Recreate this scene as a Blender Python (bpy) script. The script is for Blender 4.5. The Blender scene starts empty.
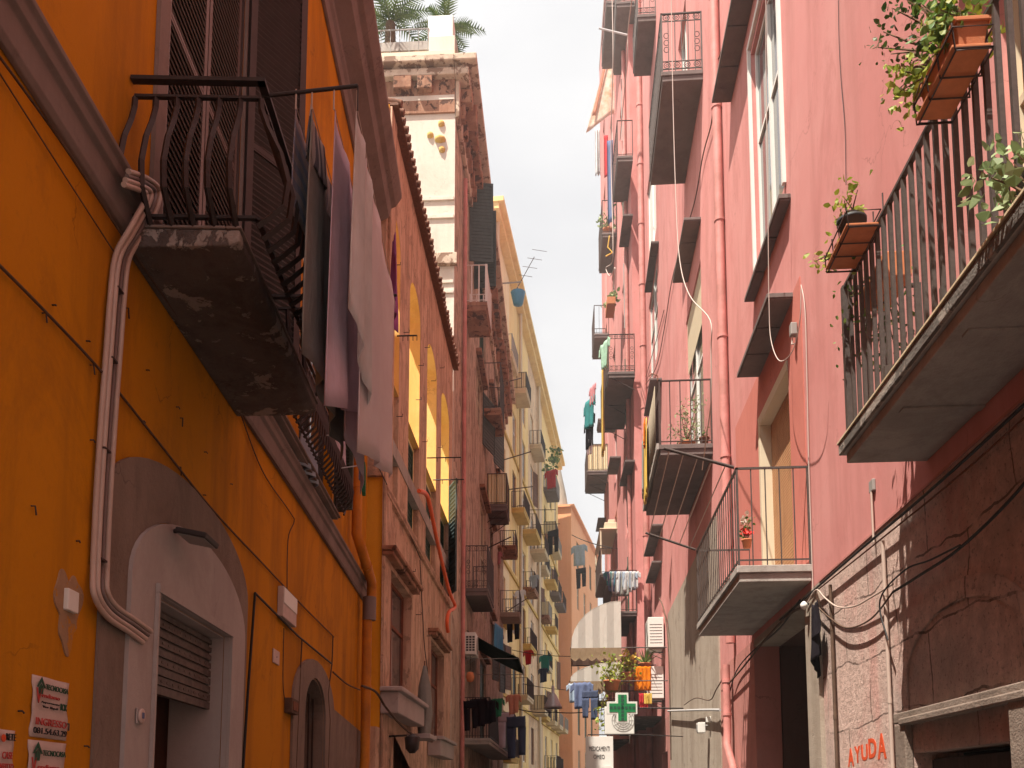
import bpy, bmesh, math, random
from math import sin, cos, pi, radians, sqrt, atan2
from mathutils import Vector, Matrix, Euler
from mathutils.geometry import tessellate_polygon
random.seed(7)
SC = bpy.context.scene
COL = SC.collection
# ------------------------------------------------------------------ camera
F, YP, PX0 = 900.0, 700.4, 512.0
PITCH = radians(6.0); YAW = math.atan(68 * cos(PITCH) / 900)
CAM = Vector((0, 0, 1.6))
fw = Vector((-sin(YAW) * cos(PITCH), cos(YAW) * cos(PITCH), sin(PITCH)))
rt = Vector((cos(YAW), sin(YAW), 0)); upv = rt.cross(fw)
cd = bpy.data.cameras.new('camera'); cam = bpy.data.objects.new('camera', cd); COL.objects.link(cam)
cam.matrix_world = Matrix(((rt.x, upv.x, -fw.x, CAM.x), (rt.y, upv.y, -fw.y, CAM.y), (rt.z, upv.z, -fw.z, CAM.z), (0, 0, 0, 1)))
cd.sensor_width = 36; cd.lens = 36 * F / 1024; cd.shift_y = (YP - 384) / 1024; cd.clip_end = 2000; cd.clip_start = 0.05
SC.camera = cam

def proj(P):
    d = Vector(P) - CAM; w = d.dot(fw)
    return PX0 + F * d.dot(rt) / w, YP - F * d.dot(upv) / w
def ray(px, py): return fw * F + rt * (px - PX0) + upv * (YP - py)

class Wall:
    """a facade plane: s runs along it, o out of it towards the street, z up"""
    def __init__(w, A, B):
        w.A = Vector((A[0], A[1], 0)); d = Vector((B[0], B[1], 0)) - w.A
        w.L = d.length; w.u = d.normalized(); w.n = Vector((-w.u.y, w.u.x, 0)); w.rot = atan2(w.u.y, w.u.x)
    def W(w, s, z, o=0): return w.A + w.u * s + w.n * o + Vector((0, 0, z))
    def hit(w, px, py, o=0):
        r = ray(px, py); t = ((w.A + w.n * o) - CAM).dot(w.n) / r.dot(w.n); P = CAM + r * t
        return (P - w.A).dot(w.u), P.z
    def s_px(w, px, z, o=0):          # s at which height z shows in image column px
        a, b = w.hit(px, 300, o)[0], w.hit(px, 740, o)[0]
        s = a
        for _ in range(12):
            x, y = proj(w.W(s, z, o)); s = w.hit(px, y, o)[0]
        return s
    def s_py(w, py, z, o=0, lo=-60, hi=200):   # s at which height z shows at image row py (in front of the camera)
        best = None
        for i in range(600):
            s = w.L * (i / 599 * 1.6 - .3)
            P = w.W(s, z, o)
            if (P - CAM).dot(fw) < .5: continue
            e = abs(proj(P)[1] - py)
            if best is None or e < best[0]: best = (e, s)
        return best[1]

def _zpy(w, s, py, o=0):
    lo, hi = -2, 90
    for _ in range(40):
        m = (lo + hi) / 2
        if proj(w.W(s, m, o))[1] > py: lo = m
        else: hi = m
    return lo
Wall.z_py = _zpy
# ------------------------------------------------------------------ mesh builder
class MB:
    def __init__(m): m.v = []; m.f = []; m.sm = []
    def add(m, vs, fs, smooth=False):
        b = len(m.v); m.v += [tuple(x) for x in vs]
        for f in fs: m.f.append([b + i for i in f]); m.sm.append(smooth)
        return m
    def box(m, x0, x1, y0, y1, z0, z1):
        if x0 > x1: x0, x1 = x1, x0
        if y0 > y1: y0, y1 = y1, y0
        if z0 > z1: z0, z1 = z1, z0
        return m.add([(x, y, z) for z in (z0, z1) for x, y in ((x0, y0), (x1, y0), (x1, y1), (x0, y1))],
              [(3, 2, 1, 0), (4, 5, 6, 7), (0, 1, 5, 4), (1, 2, 6, 5), (2, 3, 7, 6), (3, 0, 4, 7)])
    def obox(m, c, a, b, d):
        c, a, b, d = map(Vector, (c, a, b, d))
        vs = [c + a * i + b * j + d * k for k in (-1, 1) for i, j in ((-1, -1), (1, -1), (1, 1), (-1, 1))]
        return m.add(vs, [(3, 2, 1, 0), (4, 5, 6, 7), (0, 1, 5, 4), (1, 2, 6, 5), (2, 3, 7, 6), (3, 0, 4, 7)])
    def tube(m, pts, r, seg=6, cap=True, closed=False):
        pts = [Vector(p) for p in pts]; n = len(pts)
        rr = r if isinstance(r, (list, tuple)) else [r] * n
        base = len(m.v); prev = None
        for i, p in enumerate(pts):
            if closed: t = pts[(i + 1) % n] - pts[i - 1]
            else: t = pts[min(i + 1, n - 1)] - pts[max(i - 1, 0)]
            if t.length < 1e-9: t = Vector((0, 0, 1))
            t.normalize()
            if prev is None:
                q = Vector((0, 0, 1)) if abs(t.z) < .9 else Vector((1, 0, 0)); nx = t.cross(q).normalized()
            else:
                nx = prev - t * prev.dot(t)
                nx = nx.normalized() if nx.length > 1e-6 else t.orthogonal().normalized()
            prev = nx; ny = t.cross(nx)
            for k in range(seg):
                a = 2 * pi * k / seg; m.v.append(tuple(p + (nx * cos(a) + ny * sin(a)) * rr[i]))
        for i in range(n if closed else n - 1):
            j = (i + 1) % n
            for k in range(seg):
                l = (k + 1) % seg
                m.f.append([base + i * seg + k, base + i * seg + l, base + j * seg + l, base + j * seg + k]); m.sm.append(seg > 4)
        if cap and not closed:
            e1 = [m.v[base + k] for k in range(seg)]; e2 = [m.v[base + (n - 1) * seg + k] for k in range(seg)]
            m.add(e1, [tuple(range(seg))[::-1]]); m.add(e2, [tuple(range(seg))])
        return m
    def lathe(m, prof, c=(0, 0, 0), seg=16):
        c = Vector(c); b = len(m.v)
        for r, z in prof:
            for k in range(seg):
                a = 2 * pi * k / seg; m.v.append((c.x + r * cos(a), c.y + r * sin(a), c.z + z))
        for i in range(len(prof) - 1):
            for k in range(seg):
                l = (k + 1) % seg; m.f.append([b + i * seg + k, b + i * seg + l, b + (i + 1) * seg + l, b + (i + 1) * seg + k]); m.sm.append(True)
        return m
    def prism(m, poly, o0, o1, holes=()):
        """polygon in (s,z) extruded in o with holes; holes get reveals"""
        loops = [list(poly)] + [list(h) for h in holes]
        vs = [Vector((p[0], p[1], 0)) for l in loops for p in l]
        tris = tessellate_polygon([[Vector((p[0], p[1], 0)) for p in l] for l in loops])
        b = len(m.v); n = len(vs)
        m.v += [(p.x, o1, p.y) for p in vs] + [(p.x, o0, p.y) for p in vs]
        for t in tris:
            m.f.append([b + i for i in t]); m.sm.append(False); m.f.append([b + n + i for i in reversed(t)]); m.sm.append(False)
        k = 0
        for l in loops:
            for i in range(len(l)):
                j = (i + 1) % len(l)
                m.f.append([b + k + i, b + k + j, b + n + k + j, b + n + k + i]); m.sm.append(False)
            k += len(l)
        return m
    def leaf(m, p, size, nrm=None, w=.6):
        a = Vector((random.gauss(0, 1), random.gauss(0, 1), random.gauss(0, 1))).normalized() if nrm is None else nrm
        b = a.orthogonal().normalized(); b.rotate(Matrix.Rotation(random.uniform(0, 6.28), 3, a)); c = a.cross(b)
        p = Vector(p); L = size * random.uniform(.7, 1.3)
        vs = [p, p + b * L * .35 + c * L * w * .5 + a * L * .06, p + b * L + a * -L * .1, p + b * L * .35 - c * L * w * .5 + a * L * .06, p + b * L * .75 + c * L * w * .36, p + b * L * .75 - c * L * w * .36]
        return m.add(vs, [(0, 1, 4, 2, 5, 3)])
    def build(m, name, mat=None, parent=None, recalc=True, bevel=0, loc=None, rot=None):
        me = bpy.data.meshes.new(name); me.from_pydata(m.v, [], m.f); me.update()
        me.polygons.foreach_set('use_smooth', m.sm)
        if recalc:
            bm = bmesh.new(); bm.from_mesh(me); bmesh.ops.recalc_face_normals(bm, faces=bm.faces); bm.to_mesh(me); bm.free()
        if mat: me.materials.append(MAT[mat] if isinstance(mat, str) else mat)
        o = bpy.data.objects.new(name, me); COL.objects.link(o)
        if parent is not None: o.parent = parent
        if loc is not None: o.location = loc
        if rot is not None: o.rotation_euler = rot
        if bevel:
            b = o.modifiers.new('bevel', 'BEVEL'); b.width = bevel; b.segments = 2; b.limit_method = 'ANGLE'
        return o

def tag(o, label=None, cat=None, group=None, kind=None):
    if label: o['label'] = label
    if cat: o['category'] = cat
    if group: o['group'] = group
    if kind: o['kind'] = kind
    return o
def thing(name, label, cat, W, s, z, o=0, group=None, rz=0):
    e = bpy.data.objects.new(name, None); COL.objects.link(e)
    e.location = W.W(s, z, o); e.rotation_euler = (0, 0, W.rot + rz); e.empty_display_size = .2
    return tag(e, label, cat, group)
def single(name, mb, mat, label, cat, W, s, z, o=0, group=None, rz=0, **k):
    """a top-level thing that is one mesh, built in wall-local axes around (s,o,z)"""
    ob = mb.build(name, mat, None, loc=W.W(s, z, o), rot=(0, 0, W.rot + rz), **k)
    return tag(ob, label, cat, group)
def rect(s0, s1, z0, z1):
    s0, s1 = min(s0, s1), max(s0, s1); return [(s0, z0), (s1, z0), (s1, z1), (s0, z1)]
def arch(s0, s1, z0, zs, zt, n=14):
    """opening with springing at zs and apex at zt"""
    s0, s1 = min(s0, s1), max(s0, s1); c = (s0 + s1) / 2; h = (s1 - s0) / 2
    return [(s0, z0), (s1, z0)] + [(c + h * cos(pi * i / n), zs + (zt - zs) * sin(pi * i / n)) for i in range(n + 1)]

# ------------------------------------------------------------------ materials
MAT = {}
class NT:
    def __init__(s, name):
        s.m = bpy.data.materials.new(name); s.m.use_nodes = True; s.t = s.m.node_tree; s.b = s.t.nodes['Principled BSDF']; MAT[name] = s.m
        s.tc = s.t.nodes.new('ShaderNodeTexCoord')
    def n(s, typ, ins=None, **kw):
        x = s.t.nodes.new(typ)
        for k, v in kw.items(): setattr(x, k, v)
        for k, v in (ins or {}).items():
            if isinstance(v, bpy.types.NodeSocket): s.t.links.new(v, x.inputs[k])
            else: x.inputs[k].default_value = v
        return x
    def link(s, a, b): s.t.links.new(a, b)
    def co(s, sc=(1, 1, 1)):
        return s.n('ShaderNodeMapping', {'Vector': s.tc.outputs['Object'], 'Scale': sc}).outputs[0]
    def noise(s, scale, sc=(1, 1, 1), det=5, rough=.6, dist=0):
        return s.n('ShaderNodeTexNoise', {'Vector': s.co(sc), 'Scale': scale, 'Detail': det, 'Roughness': rough, 'Distortion': dist}).outputs['Fac']
    def ramp(s, fac, a, b):
        return s.n('ShaderNodeMapRange', {'Value': fac, 'From Min': a, 'From Max': b}).outputs[0]
    def mix(s, fac, a, b, bt='MIX'):
        x = s.n('ShaderNodeMix', data_type='RGBA', blend_type=bt)
        for i, v in ((0, fac), (6, a), (7, b)):
            if isinstance(v, bpy.types.NodeSocket): s.link(v, x.inputs[i])
            else: x.inputs[i].default_value = v if i == 0 else (*v, 1)[:4]
        return x.outputs[2]
    def mul(s, a, b):
        x = s.n('ShaderNodeMath', operation='MULTIPLY')
        for i, v in ((0, a), (1, b)):
            if isinstance(v, bpy.types.NodeSocket): s.link(v, x.inputs[i])
            else: x.inputs[i].default_value = v
        return x.outputs[0]
    def bump(s, h, st, dist=.02):
        b = s.n('ShaderNodeBump', {'Height': h, 'Strength': st, 'Distance': dist}); s.link(b.outputs[0], s.b.inputs['Normal']); return b
    def fin(s, col, rough=.85, spec=.25, metal=0):
        if isinstance(col, bpy.types.NodeSocket): s.link(col, s.b.inputs['Base Color'])
        else: s.b.inputs['Base Color'].default_value = (*col, 1)
        if isinstance(rough, bpy.types.NodeSocket): s.link(rough, s.b.inputs['Roughness'])
        else: s.b.inputs['Roughness'].default_value = rough
        s.b.inputs['Specular IOR Level'].default_value = spec; s.b.inputs['Metallic'].default_value = metal
        return s.m

def plaster(name, base, dark, light, streak=.5, patch=None, pthr=.62, bump=.25, fine=1., scale=1.):
    k = NT(name)
    big = k.ramp(k.noise(.55 * scale, det=4), .35, .7)
    c = k.mix(k.mul(big, .6), base, light)
    st = k.ramp(k.noise(1.6 * scale, (1, 1, .12), det=6, rough=.65), .48, .75)
    c = k.mix(k.mul(st, streak), c, dark)
    b2 = k.ramp(k.noise(.9 * scale, (1, 1, .6), det=9, rough=.72, dist=.6), .5, .6); c = k.mix(k.mul(b2, .36 + .34 * streak), c, tuple(x * .55 + y * .45 for x, y in zip(dark, base)))
    ck = k.n('ShaderNodeTexVoronoi', {'Vector': k.n('ShaderNodeVectorMath', {0: k.tc.outputs['Object'], 1: k.n('ShaderNodeTexNoise', {'Vector': k.tc.outputs['Object'], 'Scale': 2.2, 'Detail': 6}).outputs['Color']}, operation='ADD').outputs[0], 'Scale': .55}, feature='DISTANCE_TO_EDGE').outputs[0]
    ckm = k.n('ShaderNodeMapRange', {'Value': ck, 'From Min': .0, 'From Max': .006, 'To Min': 1., 'To Max': 0.}).outputs[0]; ckm = k.mul(ckm, k.ramp(k.noise(.7, det=3), .5, .6)); c = k.mix(k.mul(ckm, .55), c, tuple(x * .5 for x in dark))
    sp = k.ramp(k.noise(9 * scale, det=5, rough=.7), .6, .72)
    c = k.mix(k.mul(sp, .28), c, dark)
    fn = k.noise(60, det=3)
    if patch:
        pn = k.noise(1.3 * scale, (1, 1, .8), det=8, rough=.68, dist=.4)
        pm = k.ramp(pn, pthr, pthr + .02)
        c = k.mix(pm, c, patch)
    g = k.ramp(k.noise(30, det=4), .3, .7)
    c = k.mix(k.mul(g, .12 * fine), c, dark)
    h = k.n('ShaderNodeMath', {0: k.mul(fn, .35), 1: k.noise(5, det=6, rough=.7)}, operation='ADD').outputs[0]
    if patch: h = k.n('ShaderNodeMath', {0: h, 1: k.mul(pm, .5)}, operation='SUBTRACT').outputs[0]
    k.bump(h, bump, .03)
    return k.fin(c, .9, .15)
def simple(name, col, rough=.7, spec=.3, metal=0, var=.25, scale=8, bump=0, dark=None):
    k = NT(name)
    f = k.ramp(k.noise(scale, det=5, rough=.65), .35, .7)
    c = k.mix(k.mul(f, var * 2 if var < .5 else 1), col, dark or tuple(x * (1 - var * 1.4) for x in col))
    if bump: k.bump(k.noise(scale * 5, det=4), bump, .01)
    return k.fin(c, rough, spec, metal)
def wood(name, a, b, rough=.7, stretch=(14, 14, 1.2)):
    k = NT(name); f = k.ramp(k.noise(1.5, stretch, det=6, rough=.6, dist=.3), .3, .7)
    c = k.mix(f, a, b); g = k.ramp(k.noise(3, det=5), .55, .75); c = k.mix(k.mul(g, .4), c, tuple(x * .5 for x in b))
    k.bump(f, .2, .01); return k.fin(c, rough, .25)
def leafmat(name, cols, trans=.25):
    k = NT(name); g = k.n('ShaderNodeNewGeometry')
    r = k.n('ShaderNodeValToRGB', {'Fac': g.outputs['Random Per Island']}); e = r.color_ramp.elements
    e[0].color = (*cols[0], 1); e[1].color = (*cols[-1], 1)
    for i, c in enumerate(cols[1:-1]): x = e.new((i + 1) / (len(cols) - 1)); x.color = (*c, 1)
    k.link(r.outputs[0], k.b.inputs['Base Color']); k.b.inputs['Roughness'].default_value = .5; k.b.inputs['Specular IOR Level'].default_value = .3
    t = k.n('ShaderNodeBsdfTranslucent', {'Color': r.outputs[0]}); mx = k.n('ShaderNodeMixShader', {0: trans, 1: k.b.outputs[0], 2: t.outputs[0]})
    out = k.t.nodes['Material Output']; k.link(mx.outputs[0], out.inputs[0]); return k.m
def cloth(name, col, col2=None, stripe=None, dirx='x', trans=.2):
    k = NT(name); c = None
    if stripe:
        s = k.n('ShaderNodeSeparateXYZ', {0: k.tc.outputs['UV']}).outputs[dirx.upper()]
        w = k.n('ShaderNodeMath', {0: k.mul(s, stripe), 1: 1.0}, operation='FRACT').outputs[0]
        m = k.n('ShaderNodeMath', {0: w, 1: .5}, operation='GREATER_THAN').outputs[0]
        c = k.mix(m, col, col2)
    else:
        c = k.mix(k.ramp(k.noise(3, det=4), .35, .7), col, col2 or tuple(x * .8 for x in col))
    k.bump(k.noise(9, (1, 1, .35), det=7, rough=.65, dist=.8), .6, .04)
    k.link(c, k.b.inputs['Base Color']); k.b.inputs['Roughness'].default_value = .95; k.b.inputs['Specular IOR Level'].default_value = .1
    t = k.n('ShaderNodeBsdfTranslucent', {'Color': c}); mx = k.n('ShaderNodeMixShader', {0: trans, 1: k.b.outputs[0], 2: t.outputs[0]})
    k.link(mx.outputs[0], k.t.nodes['Material Output'].inputs[0]); return k.m

plaster('pink_plaster', (.6, .245, .225), (.42, .16, .14), (.68, .34, .31), .6, bump=.12, fine=.6)
plaster('pink_plaster_worn', (.52, .22, .19), (.32, .14, .115), (.55, .27, .235), .5, bump=.2)
plaster('red_plaster', (.56, .185, .145), (.4, .13, .1), (.58, .21, .17), .35, bump=.12)
plaster('shaded_interior_plaster', (.12, .06, .045), (.05, .03, .025), (.16, .08, .06), .4)  # interior shade of passage and garage put into a near-black colour
plaster('orange_plaster', (.52, .205, .004), (.22, .09, .01), (.62, .26, .006), .9, patch=(.4, .25, .12), pthr=.7, bump=.14, fine=.7)
plaster('sunlit_gold_plaster', (.8, .36, .02), (.6, .2, .02), (.85, .45, .05), .3, bump=.1)
plaster('brown_red_plaster', (.6, .4, .28), (.23, .125, .085), (.78, .57, .42), 1., patch=(.4, .28, .2), pthr=.57, bump=.7, scale=2.2)
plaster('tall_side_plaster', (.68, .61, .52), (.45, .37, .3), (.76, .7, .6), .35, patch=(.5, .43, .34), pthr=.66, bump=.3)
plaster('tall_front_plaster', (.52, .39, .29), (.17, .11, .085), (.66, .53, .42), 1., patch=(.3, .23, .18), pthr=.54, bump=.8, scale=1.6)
plaster('cream_wall', (.88, .7, .42), (.6, .42, .24), (.88, .76, .55), .4, bump=.2)
plaster('yellow_wall', (.88, .62, .26), (.6, .38, .16), (.88, .72, .42), .45, bump=.3, scale=.9)
plaster('tan_wall', (.78, .54, .34), (.34, .2, .12), (.74, .58, .4), .9, patch=(.45, .33, .24), pthr=.58, bump=.4)
plaster('slab_cream', (.62, .5, .32), (.36, .24, .14), (.7, .6, .42), .5, bump=.25)
plaster('ochre', (.6, .4, .12), (.38, .24, .08), (.68, .5, .2), .4, bump=.2)
plaster('coral_wall', (.84, .4, .2), (.7, .3, .14), (.84, .44, .26), .4, bump=.1, scale=.4)
plaster('arch_yellow', (.82, .54, .17), (.6, .34, .1), (.84, .62, .3), .7, bump=.1)
plaster('arch_cream', (.86, .76, .42), (.82, .62, .22), (.88, .8, .55), .3, bump=.1)
plaster('moulding_grey', (.22, .175, .155), (.11, .08, .07), (.29, .235, .21), .5, bump=.2)
plaster('cement', (.36, .22, .12), (.24, .15, .1), (.4, .28, .18), .5, patch=(.5, .22, .03), pthr=.56, bump=.4, scale=5)
plaster('stone_grey', (.4, .33, .265), (.22, .16, .12), (.48, .41, .33), .6, patch=(.3, .24, .19), pthr=.6, bump=.5)
plaster('arch_stone', (.23, .175, .14), (.11, .08, .065), (.31, .24, .2), .5, bump=.6, scale=2)
plaster('arch_frame_paint', (.43, .38, .36), (.28, .23, .21), (.5, .45, .43), .35, bump=.15)
plaster('slab_concrete', (.4, .37, .34), (.17, .14, .12), (.46, .42, .37), .5, patch=(.5, .42, .33), pthr=.66, bump=.4, scale=2)
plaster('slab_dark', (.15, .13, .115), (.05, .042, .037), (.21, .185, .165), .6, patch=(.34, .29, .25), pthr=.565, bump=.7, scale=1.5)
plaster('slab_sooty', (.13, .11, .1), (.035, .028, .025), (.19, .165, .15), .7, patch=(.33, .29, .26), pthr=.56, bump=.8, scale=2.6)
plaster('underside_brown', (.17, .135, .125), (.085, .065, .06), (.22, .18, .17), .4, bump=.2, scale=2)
plaster('decayed_stone', (.34, .17, .105), (.13, .06, .04), (.52, .33, .22), .7, patch=(.1, .05, .035), pthr=.55, bump=.7, scale=2.4)
plaster('cornice_pale', (.62, .5, .38), (.3, .2, .14), (.72, .6, .48), .5, patch=(.26, .17, .12), pthr=.52, bump=.6, scale=1.6)
simple('street_stone', (.2, .19, .18), .8, var=.4, scale=2, bump=.3)
simple('iron_dark', (.045, .036, .034), .55, .4, .3, .3, 20)
simple('iron_brown', (.075, .045, .038), .7, .3, .1, .35, 20)
simple('iron_grey', (.1, .08, .072), .55, .4, .3, .35, 25)
simple('rust', (.22, .09, .05), .85, .2, 0, .4, 20)
simple('paint_white', (.76, .73, .68), .6, .3, 0, .15, 6)
simple('paint_cream', (.66, .56, .4), .6, .3, 0, .15, 5)
simple('green_paint', (.028, .09, .06), .55, .35, 0, .3, 8)
simple('shutter_dark', (.05, .04, .037), .5, .35, 0, .3, 9)
simple('shutter_olive', (.06, .065, .045), .6, .3, 0, .3, 9)
simple('shutter_teal', (.07, .1, .1), .6, .3, 0, .3, 9)
wood('wood_brown', (.2, .09, .05), (.09, .04, .025))
wood('wood_red', (.27, .085, .04), (.13, .045, .025))
wood('wood_dark', (.06, .04, .032), (.03, .02, .016))
wood('wood_tan', (.55, .3, .15), (.42, .21, .1))
simple('terracotta', (.56, .2, .09), .8, .2, 0, .25, 14, .15)
simple('roof_tile', (.25, .13, .09), .9, .15, 0, .45, 9, .4)
simple('plastic_white', (.74, .72, .67), .4, .4, 0, .08, 4)
simple('plastic_grey', (.3, .28, .26), .5, .4, 0, .15, 6)
simple('conduit_grey', (.5, .38, .32), .5, .35, 0, .2, 6)
simple('conduit_dark', (.19, .15, .14), .5, .35, 0, .2, 6)
simple('cable_black', (.02, .018, .018), .6, .3, 0, .2, 6)
simple('cable_brown', (.13, .08, .055), .8, .2, 0, .4, 12)
simple('cord_white', (.5, .42, .37), .7, .3, 0, .1, 6)
simple('orange_tube', (.8, .13, .03), .45, .4, 0, .15, 6)
simple('pipe_orange', (.55, .2, .012), .6, .3, 0, .35, 3, .2, (.24, .09, .02))
simple('pipe_pink', (.6, .245, .22), .6, .3, 0, .35, 2.5, .2, (.3, .13, .1))
simple('dark_inside', (.02, .017, .016), .9, .1, 0, .3, 3)
simple('grille_dark', (.03, .03, .032), .6, .3)
simple('cross_green', (.015, .24, .08), .3, .5, 0, .3, 30)
simple('black_text', (.03, .03, .03), .7, .2)
simple('green_text', (.03, .09, .05), .7, .2)
simple('red_text', (.5, .07, .06), .7, .2)
simple('graffiti_red', (.75, .1, .03), .7, .2, 0, .3, 25)
simple('paper', (.6, .48, .44), .85, .1, 0, .2, 10, .3)
simple('blue_plastic', (.03, .22, .4), .4, .4)
simple('galvanised', (.6, .6, .6), .35, .5, .2, .2, 10)
simple('flower_red', (.75, .04, .03), .6, .2)
simple('flower_white', (.8, .7, .6), .6, .2)
simple('skin_bark', (.16, .1, .06), .9, .1, 0, .4, 12, .3)
leafmat('leaf_yellow_green', [(.24, .3, .03), (.36, .38, .05), (.14, .22, .03), (.45, .4, .07)])
leafmat('leaf_green', [(.06, .13, .025), (.12, .22, .04), (.2, .28, .07), (.05, .09, .02)])
leafmat('leaf_dark', [(.03, .06, .015), (.05, .1, .02), (.1, .12, .03), (.02, .04, .012)])
leafmat('leaf_brown', [(.1, .06, .03), (.14, .1, .03), (.07, .08, .02), (.05, .03, .02)])
leafmat('leaf_pale', [(.24, .33, .14), (.34, .4, .2), (.15, .22, .08), (.4, .42, .22)])
leafmat('leaf_palm', [(.035, .07, .012), (.07, .12, .02), (.12, .17, .04), (.02, .045, .01)])
cloth('cloth_lilac', (.84, .72, .84), None, None, 'x', .45); cloth('cloth_mauve', (.72, .62, .7), None, None, 'x', .45); cloth('cloth_white', (.9, .9, .9), None, None, 'x', .5); cloth('cloth_grey', (.34, .34, .31), (.27, .27, .24))
cloth('cloth_pale', (.9, .85, .86), (.84, .77, .79), None, 'x', .5); cloth('cloth_purple', (.45, .16, .42)); cloth('cloth_plaid', (.36, .32, .33), (.24, .26, .34), 9, 'y')
cloth('cloth_blue', (.16, .2, .34)); cloth('cloth_denim', (.08, .1, .17)); cloth('cloth_orange', (.85, .24, .01)); cloth('cloth_yellow', (.82, .55, .12))
cloth('cloth_teal', (.06, .3, .3)); cloth('cloth_lightgreen', (.4, .6, .45)); cloth('cloth_green', (.05, .25, .13)); cloth('cloth_pink', (.7, .3, .32)); cloth('cloth_red', (.6, .04, .05)); cloth('cloth_black', (.025, .02, .025))
cloth('cloth_floral', (.82, .72, .62), (.7, .4, .25)); cloth('cloth_lightblue', (.45, .55, .66)); cloth('cloth_coral', (.7, .3, .2)); cloth('awning_stripe', (.76, .72, .66), (.6, .56, .51), 2.2, 'x', .35)
cloth('awning_green', (.03, .05, .035), (.02, .035, .025)); cloth('reed', (.33, .27, .2), (.22, .18, .13), 22, 'x', .1); cloth('panel_cream', (.74, .66, .44), (.6, .5, .3), 7, 'x', .1)
cloth('panel_grey', (.36, .36, .37), (.28, .28, .29), 9, 'x', .15); cloth('towel_trim', (.12, .12, .14), (.4, .38, .36), 14, 'x', .1); cloth('awning_border', (.34, .24, .15))
def _glass():
    k = NT('glass'); k.fin(k.mix(k.noise(.7), (.05, .055, .06), (.12, .12, .12)), .06, .8)
_glass()
def _louver_lit():
    k = NT('shutter_slats_lit'); k.fin((.1, .07, .06), .35, .6)  # slats coloured brighter than the frame to stand in for lit stripes
_louver_lit()
def _base():
    # weathered base course: large stone blocks under flaking red paint
    k = NT('rough_base')
    b = k.n('ShaderNodeTexBrick', {'Vector': k.n('ShaderNodeMapping', {'Vector': k.n('ShaderNodeVectorMath', {0: k.tc.outputs['Object'], 1: k.n('ShaderNodeVectorMath', {0: k.n('ShaderNodeTexNoise', {'Vector': k.tc.outputs['Object'], 'Scale': 1.1, 'Detail': 5}).outputs['Color'], 1: (.35, .35, .35)}, operation='MULTIPLY').outputs[0]}, operation='ADD').outputs[0], 'Rotation': (radians(90), 0, 0)}).outputs[0], 'Scale': 1.0, 'Mortar Size': .012, 'Mortar Smooth': .3, 'Brick Width': 1.5, 'Row Height': .62, 'Color1': (1, 1, 1, 1), 'Color2': (.93, .93, .93, 1), 'Mortar': (0, 0, 0, 1)})
    pn = k.noise(1.1, (1, 1, .55), det=9, rough=.7, dist=.5)
    stone = k.mix(k.ramp(k.noise(7, det=8, rough=.75), .35, .65), (.86, .62, .53), (.56, .38, .32))
    red = k.mix(k.ramp(k.noise(4, (1, 1, .2), det=6), .4, .7), (.76, .44, .38), (.56, .29, .24))
    c = k.mix(k.mul(k.ramp(pn, .5, .6), .8), stone, red)
    grey = k.ramp(k.noise(.5, det=5), .5, .66); c = k.mix(k.mul(grey, .7), c, (.4, .33, .29))
    pit = k.ramp(k.noise(26, det=4, rough=.65), .57, .64); c = k.mix(k.mul(pit, .5), c, (.16, .1, .08))
    mm = k.n('ShaderNodeMath', {0: 1.0, 1: k.n('ShaderNodeRGBToBW', {0: b.outputs['Color']}).outputs[0]}, operation='SUBTRACT').outputs[0]
    mk = k.ramp(mm, .5, .9); c = k.mix(k.mul(k.mul(mk, k.ramp(k.noise(2.3), .38, .52)), .8), c, (.1, .065, .05))
    h = k.n('ShaderNodeMath', {0: k.noise(16, det=8, rough=.75), 1: k.mul(mk, .4)}, operation='SUBTRACT').outputs[0]
    k.bump(h, 1., .07); k.fin(c, .93, .12)
_base()
# ------------------------------------------------------------------ facade pieces
def building(name, label, W):
    e = bpy.data.objects.new(name, None); COL.objects.link(e); e.location = W.A; e.rotation_euler = (0, 0, W.rot)
    return tag(e, label, 'building')
def wallpiece(B, name, s0, s1, z0, z1, mat, holes=(), t=.4, o=0):
    return MB().prism(rect(s0, s1, z0, z1), o - t, o, holes).build(name, mat, B)
def shell(B, L, z1, mat, s0=0, depth=7, t=.4, front_mat=None):
    """side, back walls and roof of the hollow body behind the front wall"""
    MB().box(s0, s0 + t, -depth, -t - .002, 0, z1).build('side_wall', mat, B)
    MB().box(L - t, L, -depth, -t - .002, 0, z1).build('side_wall', mat, B)
    MB().box(s0 + t + .002, L - t - .002, -depth, -depth + t, 0, z1).build('back_wall', mat, B)
    MB().box(s0 - .02, L + .02, -depth - .02, .02, z1 + .003, z1 + .3).build('roof', 'slab_concrete', B)

def leafshut(mb, hs, ho, ang, w, z0, z1, pitch=.07, fr=.06, th=.022):
    """louvred shutter leaf hinged at (hs,ho), swung to direction ang in the s-o plane"""
    d = Vector((cos(ang), sin(ang), 0)); n = Vector((-sin(ang), cos(ang), 0)); Z = Vector((0, 0, 1))
    P = lambda a, z: Vector((hs, ho, 0)) + d * a + Z * z
    for a in (fr / 2, w - fr / 2): mb.obox(P(a, (z0 + z1) / 2), d * fr / 2, n * th, Z * (z1 - z0) / 2)
    for z in (z0 + fr / 2, (z0 + z1) / 2 - .1, z1 - fr / 2): mb.obox(P(w / 2, z), d * (w / 2 - fr), n * th * .9, Z * fr / 2)
    k = max(3, int((z1 - z0) / pitch))
    for i in range(k):
        z = z0 + fr + (z1 - z0 - 2 * fr) * (i + .5) / k
        mb.obox(P(w / 2, z), d * (w / 2 - fr), (n * .02 - Z * .02), (n * .003 + Z * .003))
    mb.obox(P(w / 2, (z0 + z1) / 2), d * (w / 2 - fr), n * .002, Z * ((z1 - z0) / 2 - fr))
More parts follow.
